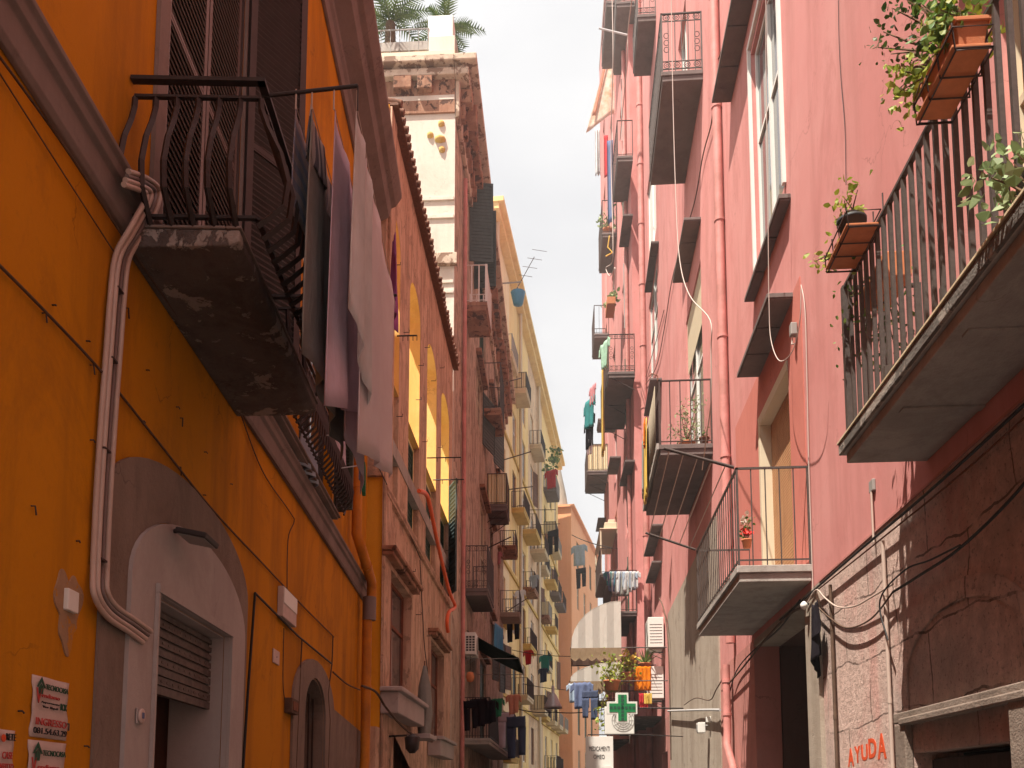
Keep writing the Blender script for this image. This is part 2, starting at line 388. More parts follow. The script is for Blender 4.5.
def window(B, s0, s1, z0, z1, frame='paint_white', rec=.16, rows=2, pane='glass', leaves=(), lmat='green_paint', pitch=.07, name='window', cols=2):
    s0, s1 = min(s0, s1), max(s0, s1); f = .07; m = MB(); y0, y1 = -rec - .06, -rec
    m.box(s0 + .002, s0 + f, y0, y1, z0 + .002, z1 - .002); m.box(s1 - f, s1 - .002, y0, y1, z0 + .002, z1 - .002)
    m.box(s0 + f, s1 - f, y0, y1, z0 + .002, z0 + f + .03); m.box(s0 + f, s1 - f, y0, y1, z1 - f, z1 - .002)
    for i in range(1, cols):
        c = s0 + (s1 - s0) * i / cols; m.box(c - .045, c + .045, y0, y1 + .012, z0 + f + .03, z1 - f)
    for i in range(1, rows):
        z = z0 + (z1 - z0) * i / rows + .25; m.box(s0 + f, s1 - f, y0 + .004, y1 - .003, z - .03, z + .03)
    fo = m.build(name, frame, B)
    MB().box(s0 + f * .8, s1 - f * .8, y0 + .018, y0 + .028, z0 + f, z1 - f * .8).build('pane', pane, fo)
    w = (s1 - s0) / 2
    for side, ang in leaves:      # side 0 = hinge at s0, 1 = hinge at s1 ; ang = how far open, in degrees
        q = MB(); a = radians(ang) if side == 0 else pi - radians(ang)
        leafshut(q, s0 + .01 if side == 0 else s1 - .01, .01, a, w - .01, z0 + .02, z1 - .02, pitch); q.build('shutter', lmat, fo)
    return fo
def shutwindow(B, s0, s1, z0, z1, lmat='green_paint', rec=.1, pitch=.12, frame=None, name='window'):
    """window closed with two louvred leaves"""
    s0, s1 = min(s0, s1), max(s0, s1); m = MB(); f = .05
    m.box(s0 + .002, s0 + f, -rec - .06, -rec, z0 + .002, z1 - .002); m.box(s1 - f, s1 - .002, -rec - .06, -rec, z0 + .002, z1 - .002); m.box(s0 + f, s1 - f, -rec - .06, -rec, z1 - f, z1 - .002)
    m.box(s0 + f, s1 - f, -rec - .06, -rec, z0 + .002, z0 + f)
    fo = m.build(name, frame or lmat, B); c = (s0 + s1) / 2
    for a, b in ((s0 + f, c - .01), (c + .01, s1 - f)):
        q = MB(); leafshut(q, a, -rec - .03, 0, b - a, z0 + f, z1 - f, pitch); q.build('shutter', lmat, fo)
    return fo
def railing(mb, path, z0, h, sp=.12, r=.009, style='bars', belly=0, hand=.02, band=0):
    """path: list of (s,o); bars between; outward side is the left of travel reversed so that o grows outward"""
    pts = [Vector((a, b, 0)) for a, b in path]; Z = Vector((0, 0, 1)); cen = sum(pts, Vector()) / len(pts)
    for i in range(len(pts) - 1):
        p, q = pts[i], pts[i + 1]; L = (q - p).length; d = (q - p).normalized(); n = Vector((d.y, -d.x, 0))
        if n.dot((p + q) / 2 - cen) < 0: n = -n
        mid = (p + q) / 2
        mb.obox(mid + Z * (z0 + h - .012), d * (L / 2 + hand), n * hand, Z * .012)
        mb.obox(mid + Z * (z0 + .07), d * L / 2, n * hand * .6, Z * .009)
        if band: mb.obox(mid + Z * (z0 + h - band), d * L / 2, n * hand * .6, Z * .008)
        k = max(1, int(round(L / sp)))
        for j in range(k + 1):
            if j == k and i < len(pts) - 2: continue
            b = p + d * L * j / k
            if belly:
                nn = n
                pr = [(0, 0), (.05, .35), (.14, .9), (.3, 1.), (.5, .72), (.68, .25), (.8, 0.02), (1 - band / h if band else 1, 0)]
                mb.tube([b + nn * belly * x + Z * (z0 + .02 + (h - .03) * t) for t, x in pr], r, 4)
            else:
                rr = r * (1.9 if j in (0, k) else 1)
                mb.obox(b + Z * (z0 + h / 2), d * rr, n * rr, Z * (h / 2 - .002))
        if style == 'ornate':
            kk = max(1, int(L / .2))
            for zz in (z0 + .16, z0 + h - .1):
                for j in range(kk):
                    c = p + d * L * (j + .5) / kk + Z * zz; R = .07
                    mb.tube([c + d * R * cos(a * pi / 4) + Z * R * sin(a * pi / 4) for a in range(8)], .009, 4, closed=True)
                    mb.tube([c + d * R * .45 * cos(a * pi / 2) + Z * R * .45 * sin(a * pi / 2) for a in range(4)], .009, 4, closed=True)
            for zz in (z0 + .25, z0 + h - .19): mb.obox(mid + Z * zz, d * L / 2, n * hand * .5, Z * .007)
            for fr in (.0, 1.0) if L > .6 else (.5,):
                for t in (.38, .5, .62):
                    c = p + d * (L * fr + (.1 if fr == 0 else -.1) * (L > .6)) + Z * (z0 + h * t); R = .055
                    mb.tube([c + d * R * cos(a * pi / 4) + Z * R * 1.2 * sin(a * pi / 4) for a in range(8)], .009, 4, closed=True)
def slabmesh(s0, s1, z, out, t, lip=.03, boards=0):
    m = MB(); s0, s1 = min(s0, s1), max(s0, s1)
    m.box(s0, s1, .002, out, z - t * .45, z)
    m.box(s0 + lip, s1 - lip, .003, out - lip, z - t, z - t * .45 + .001)
    if boards:
        n = max(2, int((s1 - s0) / .62))
        for i in range(n): m.box(s0 + lip * 2 + (s1 - s0 - lip * 4) * i / n + .012, s0 + lip * 2 + (s1 - s0 - lip * 4) * (i + 1) / n - .012, .004, out - lip * 2, z - t - .02, z - t + .002)
    return m
def balcony(B, s0, s1, z, out, rh, style='bars', slab='underside_brown', iron='iron_brown', t=.16, sp=.12, r=.009, belly=0, brackets=False, panel=None, inset=.03, band=0, boards=0, hand=.02):
    s0, s1 = min(s0, s1), max(s0, s1)
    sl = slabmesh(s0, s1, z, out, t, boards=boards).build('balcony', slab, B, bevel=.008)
    if rh:
        m = MB(); e = inset
        railing(m, [(s0 + e, .01), (s0 + e, out - e), (s1 - e, out - e), (s1 - e, .01)], z, rh, sp, r, style, belly, band=band, hand=hand); m.build('railing', iron, sl)
    if brackets:
        m = MB()
        for k in range(2 if s1 - s0 < 2 else 3):
            s = s0 + .12 + (s1 - s0 - .24) * k / (1 if s1 - s0 < 2 else 2); m.tube([(s, .01, z - t - .5), (s, out * .8, z - t - .01)], .018, 5); m.box(s - .02, s + .02, .01, out * .85, z - t - .03, z - t - .002)
        m.build('bracket', iron, sl)
    if panel:
        m = MB()
        def sheet(p, q):
            n = max(2, int((Vector(q) - Vector(p)).length / .06)); d = (Vector(q) - Vector(p)); nn = Vector((d.y, -d.x, 0)).normalized(); vs = []
            for i in range(n + 1):
                c = Vector(p) + d * i / n + nn * (.012 if i % 2 else -.012); vs += [c + Vector((0, 0, z + .04)), c + Vector((0, 0, z + rh - .02))]
            b = len(m.v); m.add(vs, [(2 * i, 2 * i + 2, 2 * i + 3, 2 * i + 1) for i in range(n)])
        sheet((s0 + .06, .03, 0), (s0 + .06, out - .06, 0)); sheet((s0 + .06, out - .06, 0), (s1 - .06, out - .06, 0)); sheet((s1 - .06, out - .06, 0), (s1 - .06, .03, 0))
        po = m.build('screen_panel', panel, sl); uvx(po)
        so = po.modifiers.new('solid', 'SOLIDIFY'); so.thickness = .006
    return sl
def balpx(W, B, wx, wy, ox, fy, ry=None, t=.16, **k):
    """balcony from the photo's measures: near wall corner (wx,wy) of the slab top, ox = column of its near outer corner,
    fy = row of its far outer bottom corner, ry = row of the top rail at the near outer corner"""
    s, z = W.hit(wx, wy); lo, hi = 0, 3
    for _ in range(30):
        mid = (lo + hi) / 2; x = proj(W.W(s, z, mid))[0]
        if abs(x - wx) > abs(ox - wx): hi = mid
        else: lo = mid
    out = lo; sf = W.s_py(fy, z - t, out); rh = 0
    if ry is not None:
        P = W.W(s, z, out); lo, hi = 0, 4
        for _ in range(30):
            mid = (lo + hi) / 2
            if proj(P + Vector((0, 0, mid)))[1] > ry: lo = mid
            else: hi = mid
        rh = lo
    b = balcony(B, s, sf, z, out, rh, t=t, **k); b['dim'] = (min(s, sf), max(s, sf), z, out, rh)
    del b['dim']; return (min(s, sf), max(s, sf), z, out, rh, s)
def hoodpx(W, B, wx, wy, ox, fy, mat='underside_brown', t=.06, name='window_hood'):
    s, z = W.hit(wx, wy); lo, hi = 0, 3
    for _ in range(30):
        mid = (lo + hi) / 2; x = proj(W.W(s, z, mid))[0]
        if abs(x - wx) > abs(ox - wx): hi = mid
        else: lo = mid
    sf = W.s_py(fy, z, lo); a, b = min(s, sf), max(s, sf); m = MB()
    m.box(a, b, .002, lo, z + .02, z + .02 + t); n = max(2, int((b - a) / .75))
    for i in range(n): m.box(a + .02 + (b - a - .04) * i / n, a + .02 + (b - a - .04) * (i + 1) / n - .035, .003, lo - .02, z, z + .021)
    m.build(name, mat, B, bevel=.004); return a, b, z, lo
def uvx(o):
    """planar coordinates from mesh extent: x along the longest horizontal run, y up (for stripes woven into cloth)"""
    me = o.data; uv = me.uv_layers.new(name='UVMap'); L = me.loops
    vs = me.vertices; z0 = min(v.co.z for v in vs); z1 = max(v.co.z for v in vs); d = {}
    xs = [v.co.x for v in vs]; ys = [v.co.y for v in vs]
    for l in L:
        c = vs[l.vertex_index].co; uv.data[l.index].uv = ((c.x - min(xs)) + (c.y - min(ys)), (c.z - z0))
def pipe(B, W, pts, r, mat, name='drainpipe', clips=0, seg=8):
    """pts in (s,o,z)"""
    m = MB().tube(pts, r, seg)
    if clips:
        for i in range(len(pts) - 1):
            a, b = Vector(pts[i]), Vector(pts[i + 1]); n = int((b - a).length / clips)
            for j in range(n):
                c = a.lerp(b, (j + .5) / max(n, 1)); d = (b - a).normalized(); m.tube([c - d * .025, c + d * .025], r * 1.18, seg)
    return m.build(name, mat, B)
# ------------------------------------------------------------------ free things
def clothmesh(p, q, drop, nx=16, nz=14, amp=.04, folds=4, gather=0, drop2=None, taper=0, ph=0, hem=0, skew=0):
    """a sheet hanging from p to q (local), drops 'drop' at p and 'drop2' at q"""
    p, q = Vector(p), Vector(q); d = q - p; dn = Vector((d.x, d.y, 0)).normalized(); n = Vector((-dn.y, dn.x, 0)); m = MB(); vs = []
    drop2 = drop if drop2 is None else drop2
    for j in range(nz + 1):
        t = j / nz
        for i in range(nx + 1):
            u = i / nx; sag = -.05 * sin(pi * ((u * 3) % 1)) * (1 - t) * .5
            uu = .5 + (u - .5) * (1 - taper * t)
            w = amp * (.35 + .65 * t) * (sin(2 * pi * folds * u + ph + .8 * sin(2.2 * t + ph)) + .4 * sin(2 * pi * folds * 2.3 * u + 1.3 * ph))
            dd = drop * (1 - u) + drop2 * u
            c = p + d * uu + n * w + Vector((0, 0, sag - dd * t - hem * sin(pi * u) * t * .1)); vs.append(c + d * (skew * t))
    m.add(vs, [(j * (nx + 1) + i, j * (nx + 1) + i + 1, (j + 1) * (nx + 1) + i + 1, (j + 1) * (nx + 1) + i) for j in range(nz) for i in range(nx)], True)
    return m
def hang(name, label, mat, W, s, z, o, p, q, drop, group=None, trim=None, cat='laundry', **k):
    t = clothmesh(p, q, drop, **k).build(name, mat, None, loc=W.W(s, z, o), rot=(0, 0, W.rot)); uvx(t)
    so = t.modifiers.new('solid', 'SOLIDIFY'); so.thickness = .006
    return tag(t, label, cat, group)
def garment(name, label, mat, W, s, z, o, kind, size=.6, yaw=0, group=None):
    """a shirt or a pair of trousers pegged to a line; local x is its width"""
    m = MB(); w = size * .62
    def piece(c, ph):
        b = len(m.v); m.v += c.v; m.f += [[i + b for i in f] for f in c.f]; m.sm += c.sm
    if kind == 'shirt':
        piece(clothmesh((-w / 2, 0, 0), (w / 2, 0, 0), size, 10, 8, .05, 2, drop2=size * random.uniform(.85, 1.05), taper=random.uniform(-.1, .25), ph=random.uniform(0, 3)), 0)
        piece(clothmesh((-w * .72, .012, -size * .1), (-w / 2, .012, 0), size * .34, 4, 5, .02, 1), 0); piece(clothmesh((w / 2, .012, 0), (w * .74, .012, -size * .12), size * .3, 4, 5, .02, 1), 0)
    else:
        piece(clothmesh((-w * .45, 0, 0), (w * .45, 0, 0), size * .28, 8, 4, .02, 2), 0)
        piece(clothmesh((-w * .45, .01, -size * .26), (-w * .03, .01, -size * .26), size * .75, 5, 8, .03, 1, taper=.2), 0)
        piece(clothmesh((w * .05, .01, -size * .26), (w * .45, .01, -size * .26), size * .68, 5, 8, .03, 1, taper=.2, ph=1), 0)
    ob = m.build(name, mat, None, loc=W.W(s, z, o), rot=(0, 0, W.rot + yaw)); uvx(ob)
    so = ob.modifiers.new('solid', 'SOLIDIFY'); so.thickness = .008
    return tag(ob, label, 'laundry', group)
def wpx(W, px, py, o=0):
    s, z = W.hit(px, py, o); return (s, o, z)
def cable(label, mat, W, pp, r=.008, sag=0, name='cable', cat='cable', seg=5, o=0.02, sub=6, wob=0):
    """pp: list of (px,py) or (px,py,o) in the photo on plane W"""
    P = []
    for x in pp:
        oo = x[2] if len(x) > 2 else o; P.append(W.W(*(lambda h: (h[0], h[1], oo))(W.hit(x[0], x[1], oo))))
    return cable3(label, mat, P, r, sag, name, cat, seg, sub, wob)
def cable3(label, mat, P, r=.008, sag=0, name='cable', cat='cable', seg=5, sub=6, wob=0):
    P = [Vector(p) for p in P]; out = []
    for i in range(len(P) - 1):
        for j in range(sub): 
            t = j / sub; c = P[i].lerp(P[i + 1], t) - Vector((0, 0, sag * 4 * t * (1 - t)))
            if wob and j: c += Vector((0, random.uniform(-wob, wob), random.uniform(-wob, wob)))
            out.append(c)
    out.append(P[-1]); b = out[0].copy()
    ob = MB().tube([p - b for p in out], r, seg).build(name, mat, None, loc=b); return tag(ob, label, cat)
def textmesh(s, mat, parent, x, o, z, width, height=None, name='lettering', thick=.002, fat=0):
    c = bpy.data.curves.new('t', 'FONT'); c.body = s; c.size = 1; c.extrude = .01; c.align_x = 'LEFT'; c.resolution_u = 3; c.offset = fat
    to = bpy.data.objects.new('t', c); COL.objects.link(to); dg = bpy.context.evaluated_depsgraph_get()
    me = bpy.data.meshes.new_from_object(to.evaluated_get(dg)); bpy.data.objects.remove(to); bpy.data.curves.remove(c)
    xs = [v.co.x for v in me.vertices]; ys = [v.co.y for v in me.vertices]
    kx = width / (max(xs) - min(xs)); ky = kx if height is None else height / (max(ys) - min(ys))
    for v in me.vertices: v.co = Vector((-(v.co.x - min(xs)) * kx, v.co.z / .01 * thick, (v.co.y - min(ys)) * ky))
    me.name = name; me.materials.clear(); me.materials.append(MAT[mat]); ob = bpy.data.objects.new(name, me); COL.objects.link(ob)
    ob.parent = parent; ob.location = (x, o, z); return ob
def foliage(n, size, fn, w=.6):
    m = MB()
    for i in range(n): m.leaf(fn(), size, w=w)
    return m
def bush(parent, mat, c, R, n, size, stems=5, stem_from=None, w=.6, droop=0):
    c = Vector(c); sf = Vector(stem_from or c)
    m = MB(); st = MB()
    clumps = [c + Vector((random.uniform(-1, 1) * R[0], random.uniform(-1, 1) * R[1], random.uniform(-1, 1) * R[2])) for _ in range(max(stems, 3))]
    for q in clumps:
        mid = sf.lerp(q, .5) + Vector((random.uniform(-.05, .05), random.uniform(-.05, .05), .03 - droop)); st.tube([sf, mid, q], [.008, .006, .003], 4)
        for t in range(int(n / len(clumps))):
            a = random.random(); b = sf.lerp(mid, a * 2) if a < .5 else mid.lerp(q, a * 2 - 1)
            if random.random() < .75: b = q
            g = .35 * min(R[0], R[2]) + .02
            m.leaf(b + Vector((random.gauss(0, g), random.gauss(0, g), random.gauss(0, g))), size, w=w)
    st.build('stem', 'skin_bark', parent); return m.build('foliage', mat, parent, recalc=False)
def potmesh(r, h): return MB().lathe([(0, 0), (r * .72, 0), (r * .95, h * .82), (r * 1.08, h * .84), (r * 1.1, h), (r * .92, h), (r * .88, h * .8), (0, h * .8)], seg=18)
def acunit(W, s, z, o, label, w=.8, h=.56, d=.3, group='air conditioners on the walls', face='front'):
    e = thing('air_conditioner', label, 'air conditioner', W, s, z, o, group)
    MB().box(-w / 2, w / 2, .05, .05 + d, 0, h).build('casing', 'plastic_white', e, bevel=.015)
    m = MB(); R = h * .4; c = (-w * .12 if True else 0)
    for k in range(5): m.tube([(c + R * (k + 1) / 5 * cos(a * pi / 10), .05 + d + .008, h / 2 + R * (k + 1) / 5 * sin(a * pi / 10)) for a in range(20)], .006, 4, closed=True)
    for a in range(12): m.tube([(c, .05 + d + .008, h / 2), (c + R * cos(a * pi / 6), .05 + d + .008, h / 2 + R * sin(a * pi / 6))], .004, 4)
    m.build('fan_guard', 'plastic_grey', e)
    m = MB()
    for i in range(7): m.box(-w / 2 - .006, -w / 2 + .001, .1, .05 + d - .05, h * .15 + i * h * .1, h * .15 + i * h * .1 + .012)
    for i in range(6):
        for j in range(3): m.box(w / 2 - .001, w / 2 + .006, .12 + j * d * .27, .12 + j * d * .27 + d * .2, h * .14 + i * h * .12, h * .14 + i * h * .12 + h * .085)
    m.build('vent', 'grille_dark', e)
    m = MB()
    for x in (-w * .35, w * .35): m.box(x - .02, x + .02, .003, .05 + d, -.04, -.002); m.tube([(x, .01, -.25), (x, d, -.03)], .012, 4)
    m.build('bracket', 'plastic_grey', e); return e
# ------------------------------------------------------------------ walls of the street
R1 = Wall((2.8, -6), (2.8, 36)); R2 = Wall((2.35, 36.05), (1.68, 56))
L1 = Wall((-3.63, 14.86), (-1.546, -6)); L2 = Wall((-3.70, 25.6), (-3.41, 15.2))
L3 = Wall((-4.25, 50), (-3.72, 25.9)); L5 = Wall((-2.16, 95), (-5.1, 51)); E1 = Wall((2.6, 120), (-.75, 97))
S3 = lambda s, W: s
# ground
g = MB().add([(-145, -55, 0), (145, -55, 0), (145, 250, 0), (-145, 250, 0)], [(0, 1, 2, 3)]).build('ground', 'street_stone'); tag(g, kind='structure')
g = MB(); g.box(-3.4, 2.6, -8, 96, .001, .02)
for i in range(120):
    y = -8 + i * .8
    for k in range(6):
        x = -3 + k * .92 + (i % 2) * .4; g.box(x, x + .9, y, y + .78, .02, .034)
tag(g.build('street_paving', 'street_stone'), kind='structure')

# ================================================================== RIGHT: long pink palazzo
B = building('pink_palazzo', 'long pink plastered apartment building on the right with slab balconies and a bare stone base', R1); PB = B
off = 6.0                                   # s = y + 6 on this wall
ZB = 4.07; H = 36.5
def op(p0, p1, zl, zh): return rect(R1.s_px(p0, (zl + zh) / 2), R1.s_px(p1, (zl + zh) / 2), zl, zh)
sd0, sd1 = R1.s_px(763, 5.5), R1.s_px(793, 5.5)
sw0, sw1 = R1.s_px(754, 11.5), R1.s_px(781, 11.5)
s30, s31 = R1.s_px(688, 11), R1.s_px(703, 11)
sd0, sd1 = sorted((sd0, sd1)); sw0, sw1 = sorted((sw0, sw1)); s30, s31 = sorted((s30, s31))
zf1, zf3 = 4.42, 9.08
holes = [rect(sd0, sd1, zf1 + .02, 7.35), rect(sw0, sw1, 9.72, 13.3), rect(s30, s31, zf3, 13.6),
         rect(R1.s_px(649, 20), R1.s_px(657, 20), 21.2, 25.), rect(R1.s_px(649, 20), R1.s_px(657, 20), 16.9, 20.3)]
bigd = (6 + 4.2, 6 + 5.75); holes.append(rect(bigd[0], bigd[1], zf1, 7.3))
holes.append(rect(bigd[0], bigd[1], 9.7, 13.2))
for y in (21.3, 22.8):
    pass
holes.append(rect(6 + 20.9, 6 + 22.6, 18.15, 21.6)); holes.append(rect(sw0, sw1, 14.4, 17.4))
holes.append(rect(6 + 21., 6 + 22.6, 23, 26)); holes.append(rect(sw0, sw1, 19.0, 22.))
wallpiece(B, 'wall', 0, R1.L, ZB, H, 'pink_plaster', holes)
sA = R1.s_px(812, 3); sP = R1.s_px(756, 3); sQ = R1.s_px(722, 3); sG = R1.s_px(671, 3); sK = R1.s_px(823, 3)
lo0, lo1 = R1.s_px(1022, 1.8), R1.s_px(915, 1.8)
wallpiece(B, 'stone_base', 0, sK, 0, ZB - .003, 'rough_base', [rect(lo0, lo1, .02, 1.95), rect(.8, 2.6, .02, 2.6)])
wallpiece(B, 'stone_pier', sK + .001, sA + .05, 0, 3.95, 'stone_grey', o=.05)
wallpiece(B, 'lintel', sK + .001, sP, 3.96, ZB - .003, 'stone_grey')
wallpiece(B, 'plaster_pier', sP, sQ, 0, ZB - .003, 'pink_plaster_worn', o=.01)
wallpiece(B, 'stone_base', sQ + .001, sG, 0, 7.2, 'stone_grey', o=.03, holes=[])
wallpiece(B, 'wall', sG + .001, R1.L, 0, ZB - .003, 'pink_plaster_worn', [rect(6 + 29, 6 + 31, .02, 3.0)])
shell(B, R1.L, H, 'pink_plaster')
# passage interior behind the open doorway
m = MB(); m.box(sA + .06, sP - .01, -5.6, -5.5, 0, 3.95); m.build('passage_wall', 'shaded_interior_plaster', B)
m = MB(); m.box(sA - .12, sA + .04, -5.5, -.41, 0, 3.95); m.box(sP - .02, sP + .1, -5.5, -.41, 0, 3.95); m.box(sA - .1, sP + .1, -5.5, -.41, 3.96, 4.05); m.build('passage_wall', 'shaded_interior_plaster', B)
m = MB(); m.box(sP - 2.1, sP - .6, -5.49, -5.44, .02, 2.9); m.build('inner_door', 'wood_dark', B)
# carved frames of the shop front low on the right
m = MB(); m.box(lo0 - .25, lo0 - .003, .003, .07, .02, 2.2); m.box(lo1 + .003, lo1 + .25, .003, .07, .02, 2.2); m.box(lo0 - .25, lo1 + .25, .003, .075, 2.21, 2.3); m.build('door_surround', 'arch_stone', B, bevel=.01)
m = MB(); m.box(lo0 + .02, lo1 - .02, -.2, -.15, .02, 1.9)
for i in range(8): m.box(lo0 + .04, lo1 - .04, -.15, -.13, .1 + i * .23, .28 + i * .23)
m.build('door', 'wood_dark', B)
zl = R1.hit(960, 715)[1]; a0, a1 = R1.s_px(1040, zl), R1.s_px(909, zl)
MB().box(a0, a1, .003, .09, zl, zl + .06).build('ledge', 'arch_stone', B, bevel=.012)
MB().prism(arch(a0, a1 + .1, zl + .07, zl + .45, zl + 1.0), .002, .018, [arch(a0 + .14, a1 - .04, zl + .09, zl + .4, zl + .84)]).build('relieving_arch', 'rough_base', B, bevel=.01)
# band along the top of the base
MB().box(0, sK, .002, .015, ZB - .01, ZB + .01).build('string_course', 'pink_plaster_worn', B)

# doors and windows
rd = MB().prism(rect(sd0 - .75, sd1 + 2.0, zf1, 8.05), .001, .012, [rect(sd0 - .003, sd1 + .003, zf1 + .02, 7.353)]); rd.build('painted_band', 'red_plaster', B)
m = MB(); c = .2
m.box(sd1 - .12, sd1 - .003, -.36, .03, zf1 + .02, 7.35); m.box(sd0 + .003, sd0 + .03, -.36, -.05, zf1 + .02, 7.35); m.box(sd0 + .03, sd1 - .12, -.36, .03, 7.2, 7.347)
fo = m.build('balcony_door', 'paint_cream', B, bevel=.006)
m = MB(); n = 58
for i in range(n): m.box(sd0 + .03, sd1 - .12, -.16, -.14, zf1 + .04 + i * (7.2 - zf1 - .04) / n, zf1 + .04 + (i + .78) * (7.2 - zf1 - .04) / n)
m.box(sd0 + .03, sd1 - .12, -.18, -.161, zf1 + .03, 7.2); m.build('roller_shutter', 'wood_tan', fo)
window(B, sw0, sw1, 9.72, 13.3, 'paint_white', .06, 2)
m = MB(); m.box(sw0 - .08, sw0 - .003, .002, .05, 9.7, 13.38); m.box(sw1 + .003, sw1 + .08, .002, .05, 9.7, 13.38); m.box(sw0 - .08, sw1 + .08, .002, .05, 13.39, 13.48); m.build('window_surround', 'paint_white', B)
window(B, s30, s31, zf3, 13.6, 'paint_white', .06, 2)
m = MB()
for i in range(22): m.box(s30 + .04, s31 - .04, -.04, -.03, 12.2 + i * .062, 12.25 + i * .062)
m.build('roller_blind', 'paint_cream', B)
window(B, *[R1.s_px(x, 20) for x in (649, 657)], 21.2, 25., 'paint_white', .06, 1, 'paint_white')
window(B, *[R1.s_px(x, 20) for x in (649, 657)], 16.9, 20.3, 'paint_white', .06, 2)
window(B, bigd[0], bigd[1], zf1, 7.3, 'paint_cream', .1, 2, pane='wood_tan'); window(B, bigd[0], bigd[1], 9.7, 13.2)
window(B, 26.9, 28.6, 18.15, 21.6, 'paint_white', .1, 2); window(B, sw0, sw1, 14.4, 17.4); window(B, 27., 28.6, 23, 26); window(B, sw0, sw1, 19.0, 22.)
# hoods and sills (wall corner near, outer corner, row of far end)
hoodpx(R1, B, 791, 199, 779, 304, name='window_sill')
hoodpx(R1, B, 794, 298, 767, 380)
hoodpx(R1, B, 701, 220, 684, 284, name='window_sill')
hoodpx(R1, B, 659, 243, 651, 294, name='window_sill')
hoodpx(R1, B, 662, 380, 650, 417)
hoodpx(R1, B, 663, 526, 652, 557); hoodpx(R1, B, 662, 563, 652, 584)
sH = 6 + 11.9; m = MB(); m.box(sH, sH + 3.3, .002, .34, 13.97, 14.03)
for i in range(4): m.box(sH + .02 + i * .82, sH + .8 + i * .82, .003, .32, 13.95, 13.971)
m.build('window_hood', 'underside_brown', B, bevel=.004)
m = MB(); m.box(9.9, 12., .002, .34, 7.9, 7.96); m.build('window_hood', 'underside_brown', B)
# balconies
b2 = balpx(R1, B, 812, 564, 737, 637, 467, t=.2, slab='slab_concrete', iron='iron_grey', r=.0065, sp=.17, hand=.014)
s, z = R1.hit(925, 446); b1z = z; b1far = s
sl = slabmesh(6 + 2.6, s, z, .66, .14, lip=.03).build('balcony', 'slab_concrete', B, bevel=.008)
m = MB(); m.box(6 + 2.55, s + .02, .6, .69, z + .032, z + .05); m.box(s - .04, s + .025, .002, .599, z + .032, z + .05); m.build('edge_trim', 'slab_cream', sl, bevel=.003)
m = MB(); m.box(6 + 2.55, s + .01, .6, .68, z - .06, z + .031); m.box(s - .04, s + .01, .002, .599, z - .06, z + .031); m.build('edge_face', 'slab_dark', sl, bevel=.006)
for k in range(4): MB().box(s - 1.1 - k * 1.05, s - 1.02 - k * 1.05, .01, .56, z - .155, z - .142).build('beam', 'slab_concrete', sl)
m = MB(); railing(m, [(6 + 2.6, .01), (6 + 2.6, .6), (s - .06, .6), (s - .06, .01)], z + .05, 1.3, .135, .014, 'bars', hand=.018)
for k in range(1, 5):
    zz = s - k * 1.0; m.box(zz - .02, zz + .02, .615, .64, z + .04, z + .2)
m.build('railing', 'iron_grey', sl)
b3 = balpx(R1, B, 713, 443, 659, 516, 380, t=.22, slab='underside_brown', iron='iron_brown', r=.01, sp=.2)
m = MB(); m.box(b3[0] + .0, b3[1], b3[3] + .002, b3[3] + .05, b3[2] - .1, b3[2] + .03); m.build('edge_trim', 'slab_concrete', B)
b4 = balpx(R1, B, 703, 69, 661, 186, 13, t=.22, style='ornate', iron='iron_grey', sp=.14)
balpx(R1, B, 656, 13, 637, 77, -22, t=.25, style='ornate', iron='iron_grey', sp=.2)
balpx(R1, B, 640, 0, 616, 76, -30, t=.25, iron='iron_grey', sp=.2)
# small balconies crowded with things above the pharmacy
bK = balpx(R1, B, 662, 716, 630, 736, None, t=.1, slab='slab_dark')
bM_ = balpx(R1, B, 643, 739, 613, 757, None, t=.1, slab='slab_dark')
bN = balpx(R1, B, 646, 700, 598, 708, 668, t=.1, iron='iron_dark', sp=.18)
# drain pipes
sp1 = R1.s_px(728, 10); pipe(B, R1, [(sp1, .1, 4.3), (sp1, .1, H)], .085, 'pipe_pink', clips=2.2, seg=12)
sp2 = 6 + 34.8; pipe(B, R1, [(sp2, .12, 0), (sp2, .12, H)], .13, 'pipe_pink', clips=2.6, seg=10)
s1, s2 = R1.s_px(735, 3), R1.s_px(742, 2)
pipe(B, R1, [(s1, .14, 3.95), (s1, .14, 2.75), (s1 - .02, .16, 2.5), (s1 - .35, .12, 2.1), (s1 - .38, .1, 1.9), (s1 - .38, .1, 0)], .07, 'pipe_pink', clips=.6, seg=12)
for px in (838, 893):
    s = R1.s_px(px, 2.6); pipe(B, R1, [(s, .035, 0), (s, .035, 3.9)], .02 if px < 860 else .018, 'conduit_grey' if px > 860 else 'cable_brown', 'conduit', clips=.9)

# ================================================================== RIGHT, farther: second pink house
B = building('narrow_pink_house', 'farther narrow pink house beyond the drainpipe, stacked with small balconies', R2)
hs = []
for i in range(9):
    for s in (3.2, 9.6, 15.6): hs.append((s, s + 1.6, 4.3 + i * 4.5, 7.4 + i * 4.5))
wallpiece(B, 'wall', 0, R2.L, 0, 50, 'pink_plaster', [rect(*h) for h in hs])
shell(B, R2.L, 50, 'pink_plaster')
for i, h in enumerate(hs):
    if h[2] > 36: window(B, *h, 'paint_white', .1, 2)
    else: window(B, *h, ['paint_white', 'paint_cream'][i % 2], .1, 2, leaves=[(0, 172)] if i % 3 == 0 else (), pitch=.2, lmat='green_paint' if i % 2 else 'plastic_grey')
s = R2.s_px(630, 20); pipe(B, R2, [(s, .1, 0), (s, .1, 50)], .09, 'pipe_pink')
bA = balpx(R2, B, 635, 371, 608, 430, 334, t=.25, style='ornate', sp=.25, brackets=True)
